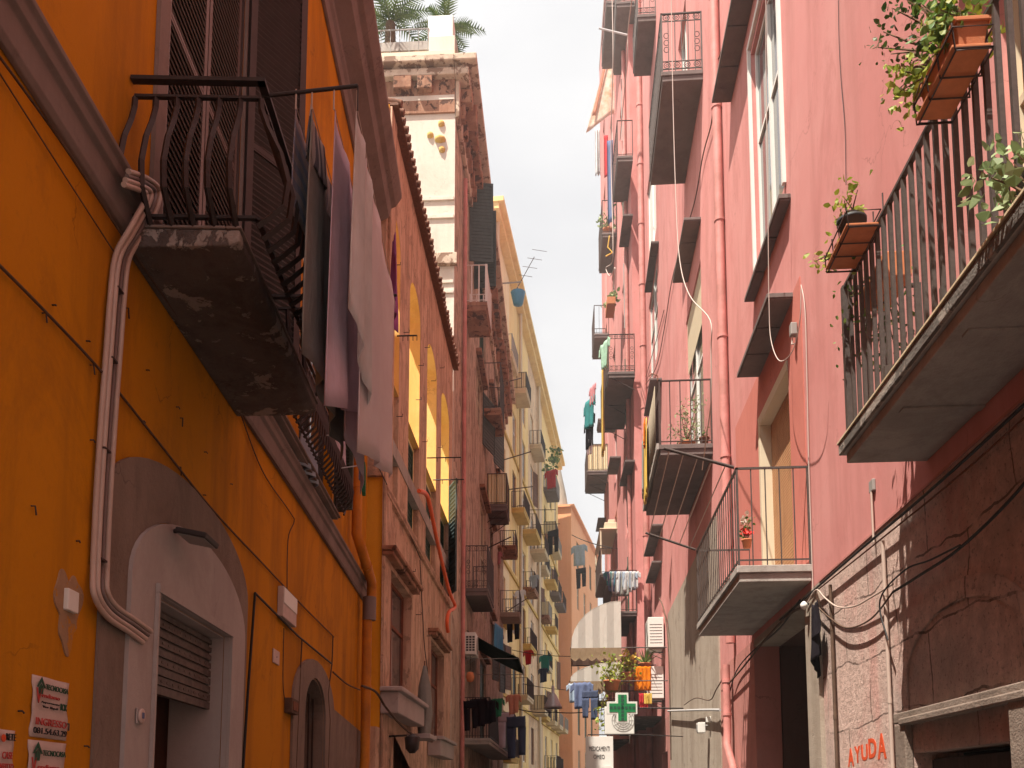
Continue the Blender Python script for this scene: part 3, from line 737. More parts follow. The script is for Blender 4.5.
bI = balpx(R2, B, 637, 611, 610, 637, 570, t=.2, iron='iron_brown', sp=.16, style='bars')
bB = balpx(R2, B, 617, 232, 602, 274, 200, t=.25, sp=.3)
bC = balpx(R2, B, 633, 155, 617, 203, 120, t=.25, sp=.3)
bE = balpx(R2, B, 609, 333, 594, 360, 305, t=.25, sp=.3)
bF = balpx(R2, B, 617, 418, 598, 433, None, t=.2)
bG = balpx(R2, B, 608, 470, 587, 494, 444, t=.25, panel='panel_cream', sp=.3, brackets=True)
bH = balpx(R2, B, 618, 573, 600, 598, 548, t=.2, sp=.3)
balpx(R2, B, 622, 0, 606, 70, -20, t=.3, sp=.4)
for a in ((633, 216, 623, 248), (635, 462, 625, 487), (621, 458, 610, 475), (606, 519, 598, 532)): hoodpx(R2, B, *a, t=.08)
m = MB(); a, b, z, o, rh, sn = bH
m.box(a, b, .003, o, z + rh * 1.75, z + rh * 1.8); m.box(a + .3, b - .3, .003, o * .7, z + rh * 1.8, z + rh * 2.1)
m.box(a + .9, b - .9, .05, o * .45, z + rh * 2.1, z + rh * 2.35); m.build('veranda_roof', 'paint_cream', B, bevel=.05)
for q in (a + .05, b - .15): MB().box(q, q + .08, o - .1, o - .02, z, z + rh * 1.75).build('veranda_post', 'paint_cream', B)

# ================================================================== LEFT: orange house
B = building('orange_house', 'deep orange plastered house on the left with a grey string moulding and wide roof cornice', L1); OB = B
def SL(px, z): return L1.s_px(px, z)
zg = L1.hit(185, 614)[1]; g0, g1 = SL(147, 2.4), SL(222, 2.4)
d0, d1 = SL(165, 6.5), SL(238, 6.5); w20, w21 = SL(302, 7), SL(334, 7)
aw0, aw1 = SL(301, 1.8), SL(322, 1.8); g0, g1 = sorted((g0, g1)); d0, d1 = sorted((d0, d1)); w20, w21 = sorted((w20, w21)); aw0, aw1 = sorted((aw0, aw1)); zaw = L1.hit(313, 678)[1]
holes = [rect(g0, g1, .02, zg), rect(d0, d1, 5.2, 8.6), rect(w20, w21, 5.25, 8.9), arch(aw0, aw1, .02, zaw - .45, zaw)]
holes.append(rect(L1.L - 3.2, L1.L - 1.6, 5.2, 8.6)); holes.append(rect(d0, d1, 9.6, 11.))
wallpiece(B, 'wall', 0, L1.L, 0, 11.5, 'orange_plaster', holes); shell(B, L1.L, 12.3, 'orange_plaster')
zm = L1.hit(130, 247)[1]
m = MB(); prof = [(.002, zm), (.03, zm), (.05, zm + .03), (.05, zm + .17), (.08, zm + .19), (.085, zm + .24), (.11, zm + .26), (.11, zm + .29), (.002, zm + .31)]
def extr(m, prof, s0, s1):
    n = len(prof); vs = [(s0, y, z) for y, z in prof] + [(s1, y, z) for y, z in prof]
    m.add(vs, [(i, (i + 1) % n, n + (i + 1) % n, n + i) for i in range(n)] + [tuple(range(n))[::-1], tuple(range(n, 2 * n))]); return m
extr(m, prof, .0, L1.L).build('moulding', 'moulding_grey', B, bevel=.006)
zc = 11.48; prof = [(.002, zc), (.05, zc), (.05, zc + .22), (.09, zc + .26), (.09, zc + .34), (.3, zc + .45), (.34, zc + .62), (.42, zc + .66), (.52, zc + .82), (.52, zc + .92), (.002, zc + 1.0)]
extr(MB(), prof, -.1, L1.L).build('cornice', 'moulding_grey', B, bevel=.01)
# garage: stone arch, painted arch frame, roller shutter
a0, a1 = SL(96, 2.5), SL(243, 2.5); i0, i1 = SL(121, 2.4), SL(238, 2.4)
za = L1.hit(195, 492)[1]; zi = L1.hit(187, 531)[1]; zs = L1.hit(240, 600)[1]; zsi = L1.hit(237, 640)[1]
MB().prism(arch(a0, a1, .02, zs, za, 24), .002, .02, [arch(i0, i1, .0202, zsi, zi, 24)]).build('stone_arch', 'arch_stone', B)
# the painted frame rises to a square shoulder on its near side
pf = arch(i0 + .004, i1 - .004, .03, zsi, zi - .006, 24)
MB().prism(pf, .003, .045, [rect(g0, g1, .031, zg)]).build('arch_frame', 'arch_frame_paint', B, bevel=.008)
m = MB(); m.box(g0 - .03, g1 + .03, .046, .075, zg + .002, zg + .06); m.box(g0 - .03, g0 - .003, .046, .07, .03, zg); m.box(g1 + .003, g1 + .03, .046, .07, .03, zg)
m.build('garage_trim', 'arch_frame_paint', B)
zr = L1.hit(175, 695)[1]; m = MB(); n = 9
for i in range(n):
    z0 = zr + (zg - zr) * i / n; z1 = zr + (zg - .02 - zr) * (i + .86) / n; m.box(g0 + .014, g1 - .014, -.12, -.09, z0, z1)
m.box(g0 + .013, g1 - .013, -.13, -.11, zr, zg - .013)
for i in range(n):
    for k in range(14):
        if i % 2: c = g0 + (g1 - g0) * (k + .5) / 14; z0 = zr + (zg - zr) * (i + .4) / n; m.box(c - .02, c + .02, -.0895, -.086, z0 - .008, z0 + .008)
m.build('roller_shutter', simple('shutter_worn', (.16, .125, .11), .6, .4, .2, .45, 12), B)
m = MB(); m.box(g0 - .3, g1 + .3, -2.2, -2.1, 0, zg + .2); m.box(g0 - .35, g0 - .02, -2.1, -.42, 0, zg + .2); m.box(g1 + .02, g1 + .3, -2.1, -.42, 0, zg + .2); m.box(g0 - .3, g1 + .3, -2.1, -.42, zg + .21, zg + .3); m.build('garage_wall', 'shaded_interior_plaster', B)  # garage gloom comes from the dark wall colour
m = MB(); m.box(g0 + .001, g0 + .012, -.41, .0, .021, zg); m.box(g1 - .012, g1 - .001, -.41, .0, .021, zg); m.box(g0 + .012, g1 - .012, -.41, .0, zg - .012, zg - .001); m.build('garage_jamb', 'arch_frame_paint', B)
MB().prism(arch(aw0 + .002, aw1 - .002, .021, zaw - .45, zaw - .002), -.4, .001, [arch(aw0 + .015, aw1 - .015, .03, zaw - .45, zaw - .016)]).build('door_jamb', 'arch_stone', B)
# small arched doorway farther on
b0, b1 = SL(289, 1.8), SL(331, 1.8); zb = L1.hit(307, 655)[1]
MB().prism(arch(b0, b1, .02, zb - .6, zb), .002, .03, [arch(aw0 - .003, aw1 + .003, .0202, zaw - .45, zaw + .003)]).build('stone_arch', 'arch_stone', B)
m = MB(); m.box(aw0, aw1, -.3, -.24, .02, zaw); 
for i in range(5): c = aw0 + (aw1 - aw0) * (i + .5) / 5; m.box(c - .012, c + .012, -.12, -.1, .02, zaw - .15)
m.build('door', 'wood_dark', B)
p0, p1 = SL(358, 1.5), SL(328, 1.8); zp = L1.hit(340, 720)[1]
MB().prism([(p0, 0), (p1, 0), (p1, L1.hit(328, 706)[1]), (p0, L1.hit(356, 730)[1])], .002, .022).build('bare_stone_patch', 'arch_stone', B)
# balcony door with dark louvres
m = MB(); m.box(SL(150, 6.5), d1 + .02 if d1 > d0 else d1, .002, .02, 5.2, 8.9); dd0, dd1 = min(d0, d1), max(d0, d1)
m = MB().prism(rect(dd0 - .16, dd1 + .16, 5.16, 9.0), .002, .03, [rect(dd0 - .002, dd1 + .002, 5.161, 8.6)]); m.build('door_surround', 'moulding_grey', B)
rr_ = ray(294, 44); ZLF = (CAM + rr_ * (8.2 / rr_.y)).z
fo = shutwindow(B, dd0, dd1, 5.2, 8.6, 'shutter_slats_lit', .0, .06, 'shutter_dark', 'balcony_door')
q = MB(); leafshut(q, dd0 - .02, .04, radians(145), .64, 5.3, ZLF, .055, .07); q.build('shutter', 'shutter_dark', fo)
fo = window(B, w20, w21, 5.25, 8.9, 'shutter_dark', .12, 2)
q = MB(); leafshut(q, min(w20, w21), .03, radians(80), .26, 5.4, 8.9, .05, .05); q.build('shutter', 'shutter_olive', fo)
window(B, L1.L - 3.2, L1.L - 1.6, 5.2, 8.6); window(B, dd0, dd1, 9.6, 11.)
# the big balcony
s, z = L1.hit(148, 226, 0); sn = L1.s_px(133, 6.1); zsl = L1.z_py(sn, 229, .5); oSl = [o_ / 100 for o_ in range(30, 110) if proj(L1.W(sn, zsl, o_ / 100))[0] < 241][-1]
sf = L1.s_py(416, zsl - .1, oSl)
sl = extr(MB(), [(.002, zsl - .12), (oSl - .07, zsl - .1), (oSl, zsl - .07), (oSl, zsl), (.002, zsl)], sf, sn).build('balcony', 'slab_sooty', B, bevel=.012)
m = MB(); m.box(sf - .01, sn + .01, oSl - .08, oSl + .012, zsl + .001, zsl + .018); m.box(sn - .06, sn + .01, .12, oSl - .081, zsl + .001, zsl + .018); m.box(sf - .01, sf + .06, .12, oSl - .081, zsl + .001, zsl + .018); m.build('edge_trim', 'moulding_grey', sl, bevel=.006)
m = MB(); sR = L1.s_px(133, 6.1); oR = .64 * 1.0; xR = [o_ / 100 for o_ in range(40, 110) if proj(L1.W(sR, zsl + .95, o_ / 100))[0] < 262][-1]; hR = L1.z_py(sR, 79, .4) - zsl
railing(m, [(sR, .03), (sR, xR), (sf + .03, xR), (sf + .03, .05)], zsl + .0, hR, .12, .019, 'bars', belly=.17, hand=.024, band=.12); m.build('railing', 'iron_dark', sl)
BAL = (sf, sn, zsl, hR)
# basket guard of the farther window
gn, gf = L1.s_px(289, 5.2, .28), L1.s_px(347, 5.2, .28)
sl = slabmesh(gf, gn, 5.18, .2, .05).build('window_guard', 'moulding_grey', B)
m = MB(); railing(m, [(gn, .12), (gn, .24), (gf, .24), (gf, .12)], 5.18, .92, .12, .014, 'bars', belly=.13, hand=.016, band=.1); m.build('railing', 'iron_dark', sl)
# gutter pipe at the far corner
s = SL(357, 3) ; pipe(B, L1, [(s + .1, .14, 1.95), (s, .14, 2.15), (s, .14, 4.5), (s, .2, 4.75), (s, .2, 5.05), (SL(349, 6), .19, 5.3), (SL(349, 6), .12, 5.5), (SL(349, 6), .12, 11.4)], .078, 'pipe_orange', seg=12, clips=1.2)
MB().tube([(s, .17, 4.42), (s, .17, 4.8)], .11, 12).build('pipe_collar', 'conduit_dark', B)

# ================================================================== LEFT: brown-red house with yellow arches
B = building('brown_red_house', 'flaking brown red house with tall yellow arched recesses and a tiled eave', L2); 
def S2(px, z): return L2.s_px(px, z)
zt = 14.3; ha = L2.hit(414, 283)[1]; hb = L2.hit(412, 412)[1] - .3
arcs = []; wins = []
for a, b in ((386, 400), (409.5, 420), (427, 436.5), (441, 449)):
    s0, s1 = S2(a, 11), S2(b, 11); arcs.append((min(s0, s1), max(s0, s1)))
zk0, zk1 = L2.hit(396, 440)[1] - .5, ha
holes = [arch(a, b, hb - 2.2, ha - .5, ha) for a, b in arcs]
lw = [(383, 411, 560, 690), (431, 441, 640, 735)]
lows = []
for p0, p1, y0, y1 in ((383, 409, 562, 686), (429, 442, 640, 735)):
    s0, s1 = sorted((S2(p0, 5), S2(p1, 5))); zt_ = L2.hit(p0, y0)[1]; zb_ = L2.hit(p0, y1)[1]; lows.append((s0, s1, zb_, zt_)); holes.append(rect(s0, s1, zb_, zt_))
z0 = .02; s0, s1 = sorted((S2(375, 2), S2(393, 2))); holes.append(rect(s0, s1, .02, L2.hit(380, 728)[1])); shopdoor = (s0, s1, L2.hit(380, 728)[1])
wallpiece(B, 'wall', 0, L2.L, 0, zt, 'brown_red_plaster', holes, t=.5)
ztr = hb - 1.2     # roofless terrace behind the arches, divided by cross walls that catch the sun
shell(B, L2.L, ztr - .3, 'brown_red_plaster', t=.5)
MB().box(L2.L + .001, L2.L + .02, -2.2, -.003, 0, zt).build('side_wall', 'sunlit_gold_plaster', B)  # golden colour stands in for sun catching this end face
for i, (a, b) in enumerate(arcs):
    MB().box(a - .42, a - .05, -3.2, -.503, ztr, zt - .2 if i else zt - .4).build('cross_wall', 'arch_yellow' if i < 2 else 'arch_cream', B)
    MB().box(a - .04, a + .5, -3.1, -.52, ztr, hb + .25).build('terrace_bench', 'arch_cream', B)
    MB().prism(arch(a + .002, b - .002, hb - .1, ha - .5, ha - .002), -.52, -.003, [arch(a + .02, b - .02, hb - .08, ha - .5, ha - .02)]).build('arched_recess', 'arch_yellow', B)
    shutwindow(B, a + .003, b - .003, hb - 2.195, hb - .15, 'green_paint', .12, .11, 'arch_cream')
q = MB(); a, b = arcs[3]; leafshut(q, a, .02, radians(22), .75, hb - 2.2, hb + 1.0, .12); q.build('shutter', 'shutter_teal', B)
# tiled eave
m = MB(); m.box(-.1, L2.L, .003, .16, zt + .0, zt + .04); m.build('eave', 'wood_brown', B)
m = MB(); n = int(L2.L / .22)
for i in range(n):
    s = L2.L * (i + .5) / n; m.tube([(s, -1.2, zt + .42), (s, .2 + random.uniform(-.02, .03), zt + .1)], .07, 8)
m.box(0, L2.L, -.5, .14, zt + .041, zt + .06); m.build('roof_tiles', 'roof_tile', B)
for z in (hb - 2.45, 6.9): MB().box(0, L2.L - .01, .002, .07, z, z + .12).build('string_course', 'brown_red_plaster', B, bevel=.01)
MB().box(L2.L - .55, L2.L - .003, .002, .05, 0, zt - .02).build('corner_pilaster', 'brown_red_plaster', B, bevel=.01)
for k, (s0, s1, z0, z1) in enumerate(lows):
    window(B, s0, s1, z0, z1, 'wood_red', .12, 2, lmat='wood_red', pitch=.09)
    m = MB(); m.box(s0 - .22, s1 + .22, .002, .26, z1 + .18, z1 + .26); m.box(s0 - .18, s1 + .18, .002, .2, z1 + .1, z1 + .179); m.build('window_hood', 'decayed_stone', B, bevel=.015)
    m = MB(); m.box(s0 - .2, s1 + .2, .002, .4, z0 - .12, z0 - .04); m.box(s0 - .12, s1 + .12, .002, .32, z0 - .5, z0 - .121); m.build('window_sill', 'arch_frame_paint', B, bevel=.02)
    m = MB().prism(rect(s0 - .15, s1 + .15, z0 - .03, z1 + .09), .002, .05, [rect(s0 - .002, s1 + .002, z0 - .02, z1 + .002)]); m.build('window_surround', 'brown_red_plaster', B)
s0, s1, z1 = shopdoor; m = MB(); m.box(s0, s1, -.3, -.25, .02, z1)
for i in range(10): m.box(s0 + .02, s1 - .02, -.25, -.235, .05 + i * .2, .2 + i * .2)
m.build('door', 'wood_dark', B); MB().box(s0 + .02, s1 - .02, -.22, -.2, z1 - .9, z1 - .02).build('fanlight', 'awning_green', B)
for i in range(14):
    s = random.uniform(.3, L2.L - .6); z = random.uniform(5, 13); MB().tube([(s, 0, z), (s, .12, z), (s, .12, z + .05)], .008, 5).build('iron_hook', 'iron_dark', B)

# ================================================================== LEFT: tall palazzo with palms on its roof
B = building('tall_palazzo', 'tall weathered palazzo with crumbling cornice and a cream sunlit side wall', L3); TB = B
zt = L3.z_py(L3.L, 75); Lw = L3.L
def S4(px, z): return L3.s_px(px, z)
hs = []
for p0, p1, y0, y1 in ((470, 486, 182, 298), (483, 494, 352, 408), (470, 486, 455, 588), (470, 486, 640, 738), (492, 500, 455, 505), (474, 483, 345, 405)):
    zz = L3.hit(p1, (y0 + y1) / 2)[1]; s0, s1 = sorted((S4(p0, zz), S4(p1, zz))); hs.append([s0, s1, L3.hit(p0, y1)[1] , L3.hit(p0, y0)[1]])
for h in hs: h[1] = min(h[1], h[0] + 3)
extra = []
for k, s in enumerate((3, 8, 13)):
    for f in range(5):
        z = 2.6 + f * 4.4
        r = [s, s + 1.7, z, z + 2.7]
        if all(r[1] < h[0] - .2 or r[0] > h[1] + .2 or r[3] < h[2] - .2 or r[2] > h[3] + .2 for h in hs): extra.append(r)
def clean(hs):
    out = []
    for h in hs:
        if all(h[1] < q[0] - .1 or h[0] > q[1] + .1 or h[3] < q[2] - .1 or h[2] > q[3] + .1 for q in out) and h[0] > .4 and h[1] < Lw - .3: out.append(h)
    return out
hh = clean(hs + extra)
wallpiece(B, 'wall', 0, Lw, 0, zt, 'tall_front_plaster', [rect(*h) for h in hh]); shell(B, Lw, zt + .9, 'tall_front_plaster', depth=10)
for i, h in enumerate(hh):
    if i % 3 == 0: shutwindow(B, *h, 'green_paint', .1, .16)
    else: window(B, *h, 'paint_cream', .1, 2, leaves=[(0, 165)] if i % 2 else (), lmat='shutter_teal', pitch=.16)
    MB().box(h[0] - .2, h[1] + .2, .002, .22, h[3] + .15, h[3] + .3).build('window_hood', 'decayed_stone', B, bevel=.02)
# sunlit side wall facing down the street: plaster, string courses, putlog stones, corner quoins
X = Lw
wp = MB().box(X + .001, X + .06, -10, -.0, 0, zt).build('side_wall', 'tall_side_plaster', B)
ysd = lambda y: L3.z_py(L3.L, y)
for y, t, o in ((200, .12, .06), (218, .12, .06), (262, .35, .18), (283, .1, .05), (293, .1, .05), (100, .16, .08)):
    MB().box(X + .061, X + .06 + o, -10, .1 if o > .1 else -.02, ysd(y) - t / 2, ysd(y) + t / 2).build('string_course', 'cornice_pale' if o > .1 else 'tall_side_plaster', B, bevel=.01)
for px, py in ((435, 136), (446, 125), (445, 141), (447, 151)):
    x = (px - 460) / 900 * 28.; z = ysd(py); m = MB(); r = .17 if py == 141 else .1
    m.lathe([(0, 0), (r, .03), (r * 1.1, .14), (r * .6, .2), (0, .2)], (X + .06, x, z - .1), 7); m.build('putlog_stone', 'ochre', B)
# crumbling cornice round the corner
m = MB()
def blocks(m, s0, s1, y0, y1, along):
    pass
m.box(-.2, X + .35, .003, .45, zt - .25, zt - .02); m.box(-.2, X + .5, .003, .7, zt + .1, zt + .32); m.box(-.2, X + .3, .003, .3, zt - .02, zt + .1)
m.box(X + .061, X + .35, -10, .002, zt - .25, zt - .02); m.box(X + .061, X + .5, -10, .002, zt + .1, zt + .32); m.box(X + .061, X + .25, -10, .002, zt - .02, zt + .1)
m.box(-.1, X + .1, .003, .14, zt - 1.5, zt - .25); 
m.build('cornice', 'cornice_pale', B, bevel=.03)
MB().box(X + .061, X + .13, -10, -.01, zt - 1.35, zt - .251).build('frieze', 'decayed_stone', B)
n = int(Lw / .75)
m = MB()
for i in range(n):
    s = Lw * (i + .5) / n; k = random.uniform(.7, 1.1)
    if random.random() < .88: MB().obox((s, .3, zt - .56), (.2, 0, 0), (0, .27 * k, 0), (0, 0, .3 * k)).obox((s, .16, zt - 1.0), (.15, 0, 0), (0, .12, 0), (0, 0, .3)).build('cornice_bracket', 'decayed_stone', B, bevel=.03)
for i in range(14):
    y = -.25 - i * .7 
    if i in (1, 2, 4, 7, 8): MB().obox((X + .2, y, zt - .42 - random.random() * .15), (.16, .02, 0), (0, .2 + random.random() * .1, 0), (0, 0, .22)).build('cornice_bracket', 'decayed_stone', B, bevel=.03)

# roof parapet, pier and railing above the side
zr = zt + .33; MB().box(X - .6, X + .2, -10, -.02, zr, zr + .35).build('parapet', 'paint_cream', B)
MB().box(X - .7, X + .1, -.85, -.02, zr + .351, zr + .95).build('parapet', 'tall_side_plaster', B, bevel=.02)
MB().box(X - .6, X, -.9, -.1, zr + .951, zr + 1.75).build('pier', 'paint_white', B, bevel=.02)
m = MB()
for i in range(26): y = -.9 - i * .3; m.box(X + .0, X + .02, y, y + .02, zr + .35, zr + 1.3)
m.box(X - .005, X + .03, -9.8, -.86, zr + 1.28, zr + 1.31); m.box(X - .005, X + .03, -4.1, -4.0, zr + .35, zr + 1.6); m.build('roof_railing', 'plastic_grey', B)
# its street balconies
balpx(L3, B, 464, 302, 487, 338, 264, t=.3, slab='decayed_stone', iron='paint_white', style='bars', sp=.25, r=.02)
balpx(L3, B, 483, 408, 501, 437, 362, t=.3, slab='decayed_stone', iron='iron_grey', sp=.25)
balpx(L3, B, 487, 504, 507, 525, 473, t=.3, slab='underside_brown', panel='panel_cream', sp=.4, brackets=True)
balpx(L3, B, 465, 588, 488, 612, 545, t=.25, slab='underside_brown', iron='iron_grey', style='ornate', sp=.12)
bL = balpx(L3, B, 461, 738, 490, 760, 697, t=.2, slab='slab_concrete', iron='iron_dark', sp=.09, r=.012)
balpx(L3, B, 500, 545, 516, 560, 530, t=.25, slab='decayed_stone'); balpx(L3, B, 500, 612, 520, 624, 590, t=.25, slab='stone_grey', iron='iron_grey', sp=.3)
balpx(L3, B, 500, 735, 514, 742, 712, t=.2, slab='stone_grey', sp=.3)
s = S4(461, 12); fo = MB()
zA, zB = L3.hit(469, 262)[1], L3.hit(469, 186)[1]; s0 = S4(469, (zA + zB) / 2)
q = MB(); leafshut(q, s0 - .0, .02, radians(100), .85, zA, zB + .2, .13, .07); q.build('shutter', 'shutter_teal', B)
q = MB(); leafshut(q, s0 - 1.8, .02, radians(80), .85, zA, zB + .2, .13, .07); q.build('shutter', 'shutter_teal', B)
pipe(B, L3, [(S4(460, 8), .1, 0), (S4(460, 8), .1, zt - 2)], .07, 'pipe_pink')

# ================================================================== LEFT, far: yellow house
B = building('yellow_house', 'tall pale yellow house far down the left side with ochre balcony slabs and flat roof', L5)
zt = L5.z_py(L5.L, 203); hs = []; Lw = L5.L
cols = [Lw - 4 - 5.2 * i for i in range(8)]
for s in cols:
    for f in range(7): hs.append((s - 1.9, s, 4 + f * 4.3, 6.9 + f * 4.3))
for k_, (qa, qb, mt_) in enumerate(((Lw - 7.6, Lw, 'cream_wall'), (Lw - 18, Lw - 7.601, 'yellow_wall'), (Lw - 28.4, Lw - 18.001, 'tan_wall'), (0, Lw - 28.401, 'yellow_wall'))): wallpiece(B, 'wall', qa, qb, 0, zt, mt_, [rect(*h) for h in hs if h[0] > qa and h[1] < qb]); shell(B, Lw, zt, 'cream_wall', depth=9)
for i, h in enumerate(hs):
    f = i % 7; c = i // 7
    if (i * 7 + c) % 3 == 0: shutwindow(B, *h, ['green_paint', 'wood_brown', 'paint_cream', 'shutter_teal', 'plastic_grey'][i % 5], .1, .3)
    else: window(B, *h, 'paint_white', .1, 2, leaves=[(0, 165)] if i % 5 == 1 else (), pitch=.3, lmat='wood_brown')
    if random.random() < .62:
        e_ = random.uniform(.2, 1.1); balcony(B, h[0] - e_, h[1] + e_ * .8, h[2] - .05, random.uniform(.7, 1.25), 1.15, slab=random.choice(['ochre', 'slab_cream', 'slab_cream', 'underside_brown', 'decayed_stone']), iron=random.choice(['iron_brown', 'iron_brown', 'plastic_grey', 'iron_dark']), sp=.3, r=.018, t=.35, panel='panel_cream' if i % 9 == 4 else None)
m = MB(); m.box(-.2, Lw + .2, .003, .5, zt - .5, zt - .1); m.box(-.2, Lw + .3, .003, .8, zt - .1, zt + .2); m.build('cornice', 'yellow_wall', B)
for z in (8, 16.6, 25.2): MB().box(0, Lw, .002, .12, z - .25, z + .0).build('string_course', 'ochre', B)
for s in (Lw - 1.2, Lw - 12, Lw - 24): pipe(B, L5, [(s, .2, 0), (s, .2, zt)], .13, 'paint_cream')
for s in (Lw - .4,): MB().box(s - .6, s + .39, .002, .12, 0, zt - .5).build('corner_pilaster', 'cream_wall', B)
m = MB()
for i in range(7): m.tube([(Lw - 20 - i * 1.6, -.5, zt + .3), (Lw - 20 - i * 1.6, -.5, zt + 1.4)], .05, 5)
m.tube([(Lw - 20, -.5, zt + 1.4), (Lw - 30, -.5, zt + 1.4)], .05, 5); m.build('roof_railing', 'iron_brown', B)

# ================================================================== END: coral house
B = building('coral_house', 'flat coral orange house closing the far end of the street', E1)
zt = E1.z_py(E1.L, 507)
hs = []
for c in range(3):
    for f in range(6): hs.append((E1.L - 4 - c * 5.5 - 1.8, E1.L - 4 - c * 5.5, 3.5 + f * 4.8, 6.6 + f * 4.8))
wallpiece(B, 'wall', 0, E1.L, 0, zt, 'coral_wall', [rect(*h) for h in hs])
MB().box(E1.L - .4, E1.L, -12, -.41, 0, zt).build('side_wall', 'coral_wall', B); MB().box(0, .4, -12, -.41, 0, zt).build('side_wall', 'coral_wall', B)
MB().box(.41, E1.L - .41, -12, -11.6, 0, zt).build('back_wall', 'coral_wall', B); MB().box(-.3, E1.L + .3, -12.3, .4, zt + .003, zt + .25).build('roof', 'coral_wall', B)
for i, h in enumerate(hs):
    if i % 2: shutwindow(B, *h, 'green_paint', .1, .3)
    else: window(B, *h, 'paint_cream', .1, 2)
    if i % 3 == 0: balcony(B, h[0] - .5, h[1] + .5, h[2] - .05, 1.2, 1.1, slab='underside_brown', iron='iron_dark', sp=.35, r=.02, t=.3)
m = MB(); m.box(E1.L + .01, E1.L + .1, -12, -.2, 6.2, 6.6); m.build('string_course', 'coral_wall', B)
m = MB(); m.lathe([(1.1, 0), (.9, 1.4), (0, 5.5)], (E1.L - 1.0, -1.5, zt + .35), 6); m.build('roof_spire', 'stone_grey', B)
def o_px(W, s, z, px):
    lo, hi = 0, 4; x0 = proj(W.W(s, z, 0))[0]
    for _ in range(30):
        m = (lo + hi) / 2
        if abs(proj(W.W(s, z, m))[0] - x0) > abs(px - x0): hi = m
        else: lo = m
    return lo
# ---- laundry of the near balcony on the left
sf, sn, zsl, hR = BAL; zt_ = zsl + hR; sl_ = sn - .1
oA = o_px(L1, sl_, zt_, 262); oB = o_px(L1, sl_, zt_ + .1, 358)
def zrow(W, s, o, py):
    lo, hi = -2, 60
    for _ in range(40):
        m = (lo + hi) / 2
        if proj(W.W(s, m, o))[1] > py: lo = m
        else: hi = m
    return lo
e = thing('drying_rack', 'black iron bars holding clothes lines beyond the left balcony rail', 'drying rack', L1, sl_, zt_, oA)
MB().tube([(0, 0, -.02), (0, oB - oA, .06)], .012, 6).tube([(0, oB - oA, .06), (0, oB - oA, -.1)], .006, 5).build('bar', 'iron_dark', e)
MB().tube([(-2.3, 0, -.02), (-2.3, oB - oA, .06)], .012, 6).build('bar', 'iron_dark', e)
m = MB(); ops = {}
for px in (296, 312, 334, 357):
    oo = o_px(L1, sl_, zt_, px); ops[px] = oo; m.tube([(0, oo - oA, -.07), (-2.3, oo - oA, -.07)], .003, 4); m.tube([(0, oo - oA, .03), (0, oo - oA, -.1)], .005, 4)
m.build('line', 'cord_white', e)
def sheet(px, s_off, L, y0, y1, mat, label, **k):
    s = sl_ - s_off; o = ops[px]; z = zt_ - .07 - k.pop('dz', 0); pxx = proj(L1.W(s, z, o))[0]; dr = z - zrow(L1, s, o, y1)
    hang('laundry', label, mat, L1, s, z, o, (0, 0, 0), (-L, 0, 0), dr, 'laundry on the left balcony lines', **k)
sheet(296, .02, .5, 120, 205, 'cloth_plaid', 'short plaid cloth pegged nearest the dark shutter, left end of the lines', amp=.02, folds=1, nx=10)
sheet(296, .6, .4, 120, 250, 'cloth_lightblue', 'narrow light blue cloth hanging behind the plaid one', amp=.02, folds=2, nx=8)
sheet(312, .02, 1.35, 115, 345, 'cloth_grey', 'long grey green towel with patterned dark hem beside the balcony rail', amp=.035, folds=3, drop2=1.7)
sheet(312, .0, 1.36, 115, 150, 'towel_trim', 'patterned dark border cloth folded over the grey green towel', amp=.035, folds=3, dz=-.005)
sheet(334, .04, 1.2, 105, 405, 'cloth_lilac', 'lilac bed sheet falling to a point under the balcony', amp=.03, folds=2, drop2=1.4)
sheet(334, .75, .8, 105, 430, 'cloth_mauve', 'darker mauve sheet hanging behind the lilac one', amp=.025, folds=1, drop2=1.9)
sheet(357, .02, .75, 105, 300, 'cloth_white', 'white cloth at the outer end of the iron bar', amp=.025, folds=2, drop2=1.6)
sheet(357, .45, 1.7, 105, 450, 'cloth_pale', 'very long pale pink sheet hanging lowest of all, beside the tenement corner', amp=.03, folds=2, drop2=1.55)
s = L1.s_px(391, 8, 1.1); 
o_ = .95; s, z = L1.hit(394, 247, o_); garment('shirt', 'purple shirt hanging against the yellow arch', 'cloth_purple', L1, s, z, o_, 'shirt', .95, yaw=.1)
# lower rack with pegs
for i, (p0, p1) in enumerate((((320, 436), (366, 426)), ((336, 469), (362, 462)))):
    s, z = L1.hit(*p0, .3); oo = o_px(L1, s, z, p1[0]); ob = MB().tube([(0, 0, 0), (0, oo - .3, .05)], .008, 5).build('drying_bar', 'galvanised', None, loc=L1.W(s, z, .3), rot=(0, 0, L1.rot))
    tag(ob, ('thin upper metal bar jutting from the basket window guard', 'thin lower metal bar jutting from the basket window guard')[i], 'bar')
s, z = L1.hit(361, 457, .7); e = thing('peg_bundle', 'blue and green clothes pegs dangling under the pale pink sheet', 'clothes pegs', L1, s, z, .7)
m = MB(); m.obox((0, 0, -.12), (.02, 0, .0), (0, .02, 0), (.01, 0, .14)); m.build('peg', 'cloth_blue', e, bevel=.004); m = MB(); m.obox((-.03, .03, -.24), (.03, 0, .02), (0, .02, 0), (.02, 0, .16)); m.build('peg', 'cloth_green', e, bevel=.004)
s, z = L1.hit(303, 424, .14); hang('laundry', 'white and blue grey towels bunched inside the basket window guard', 'cloth_lightblue', L1, s, z, .14, (0, 0, 0), (-.8, 0, 0), .42, amp=.05, folds=3)
s, z = L1.hit(320, 412, .16); hang('laundry', 'small dark brown cloth beside the basket window guard', 'cloth_mauve', L1, s, z, .3, (0, 0, 0), (-.9, 0, 0), .4, amp=.04)
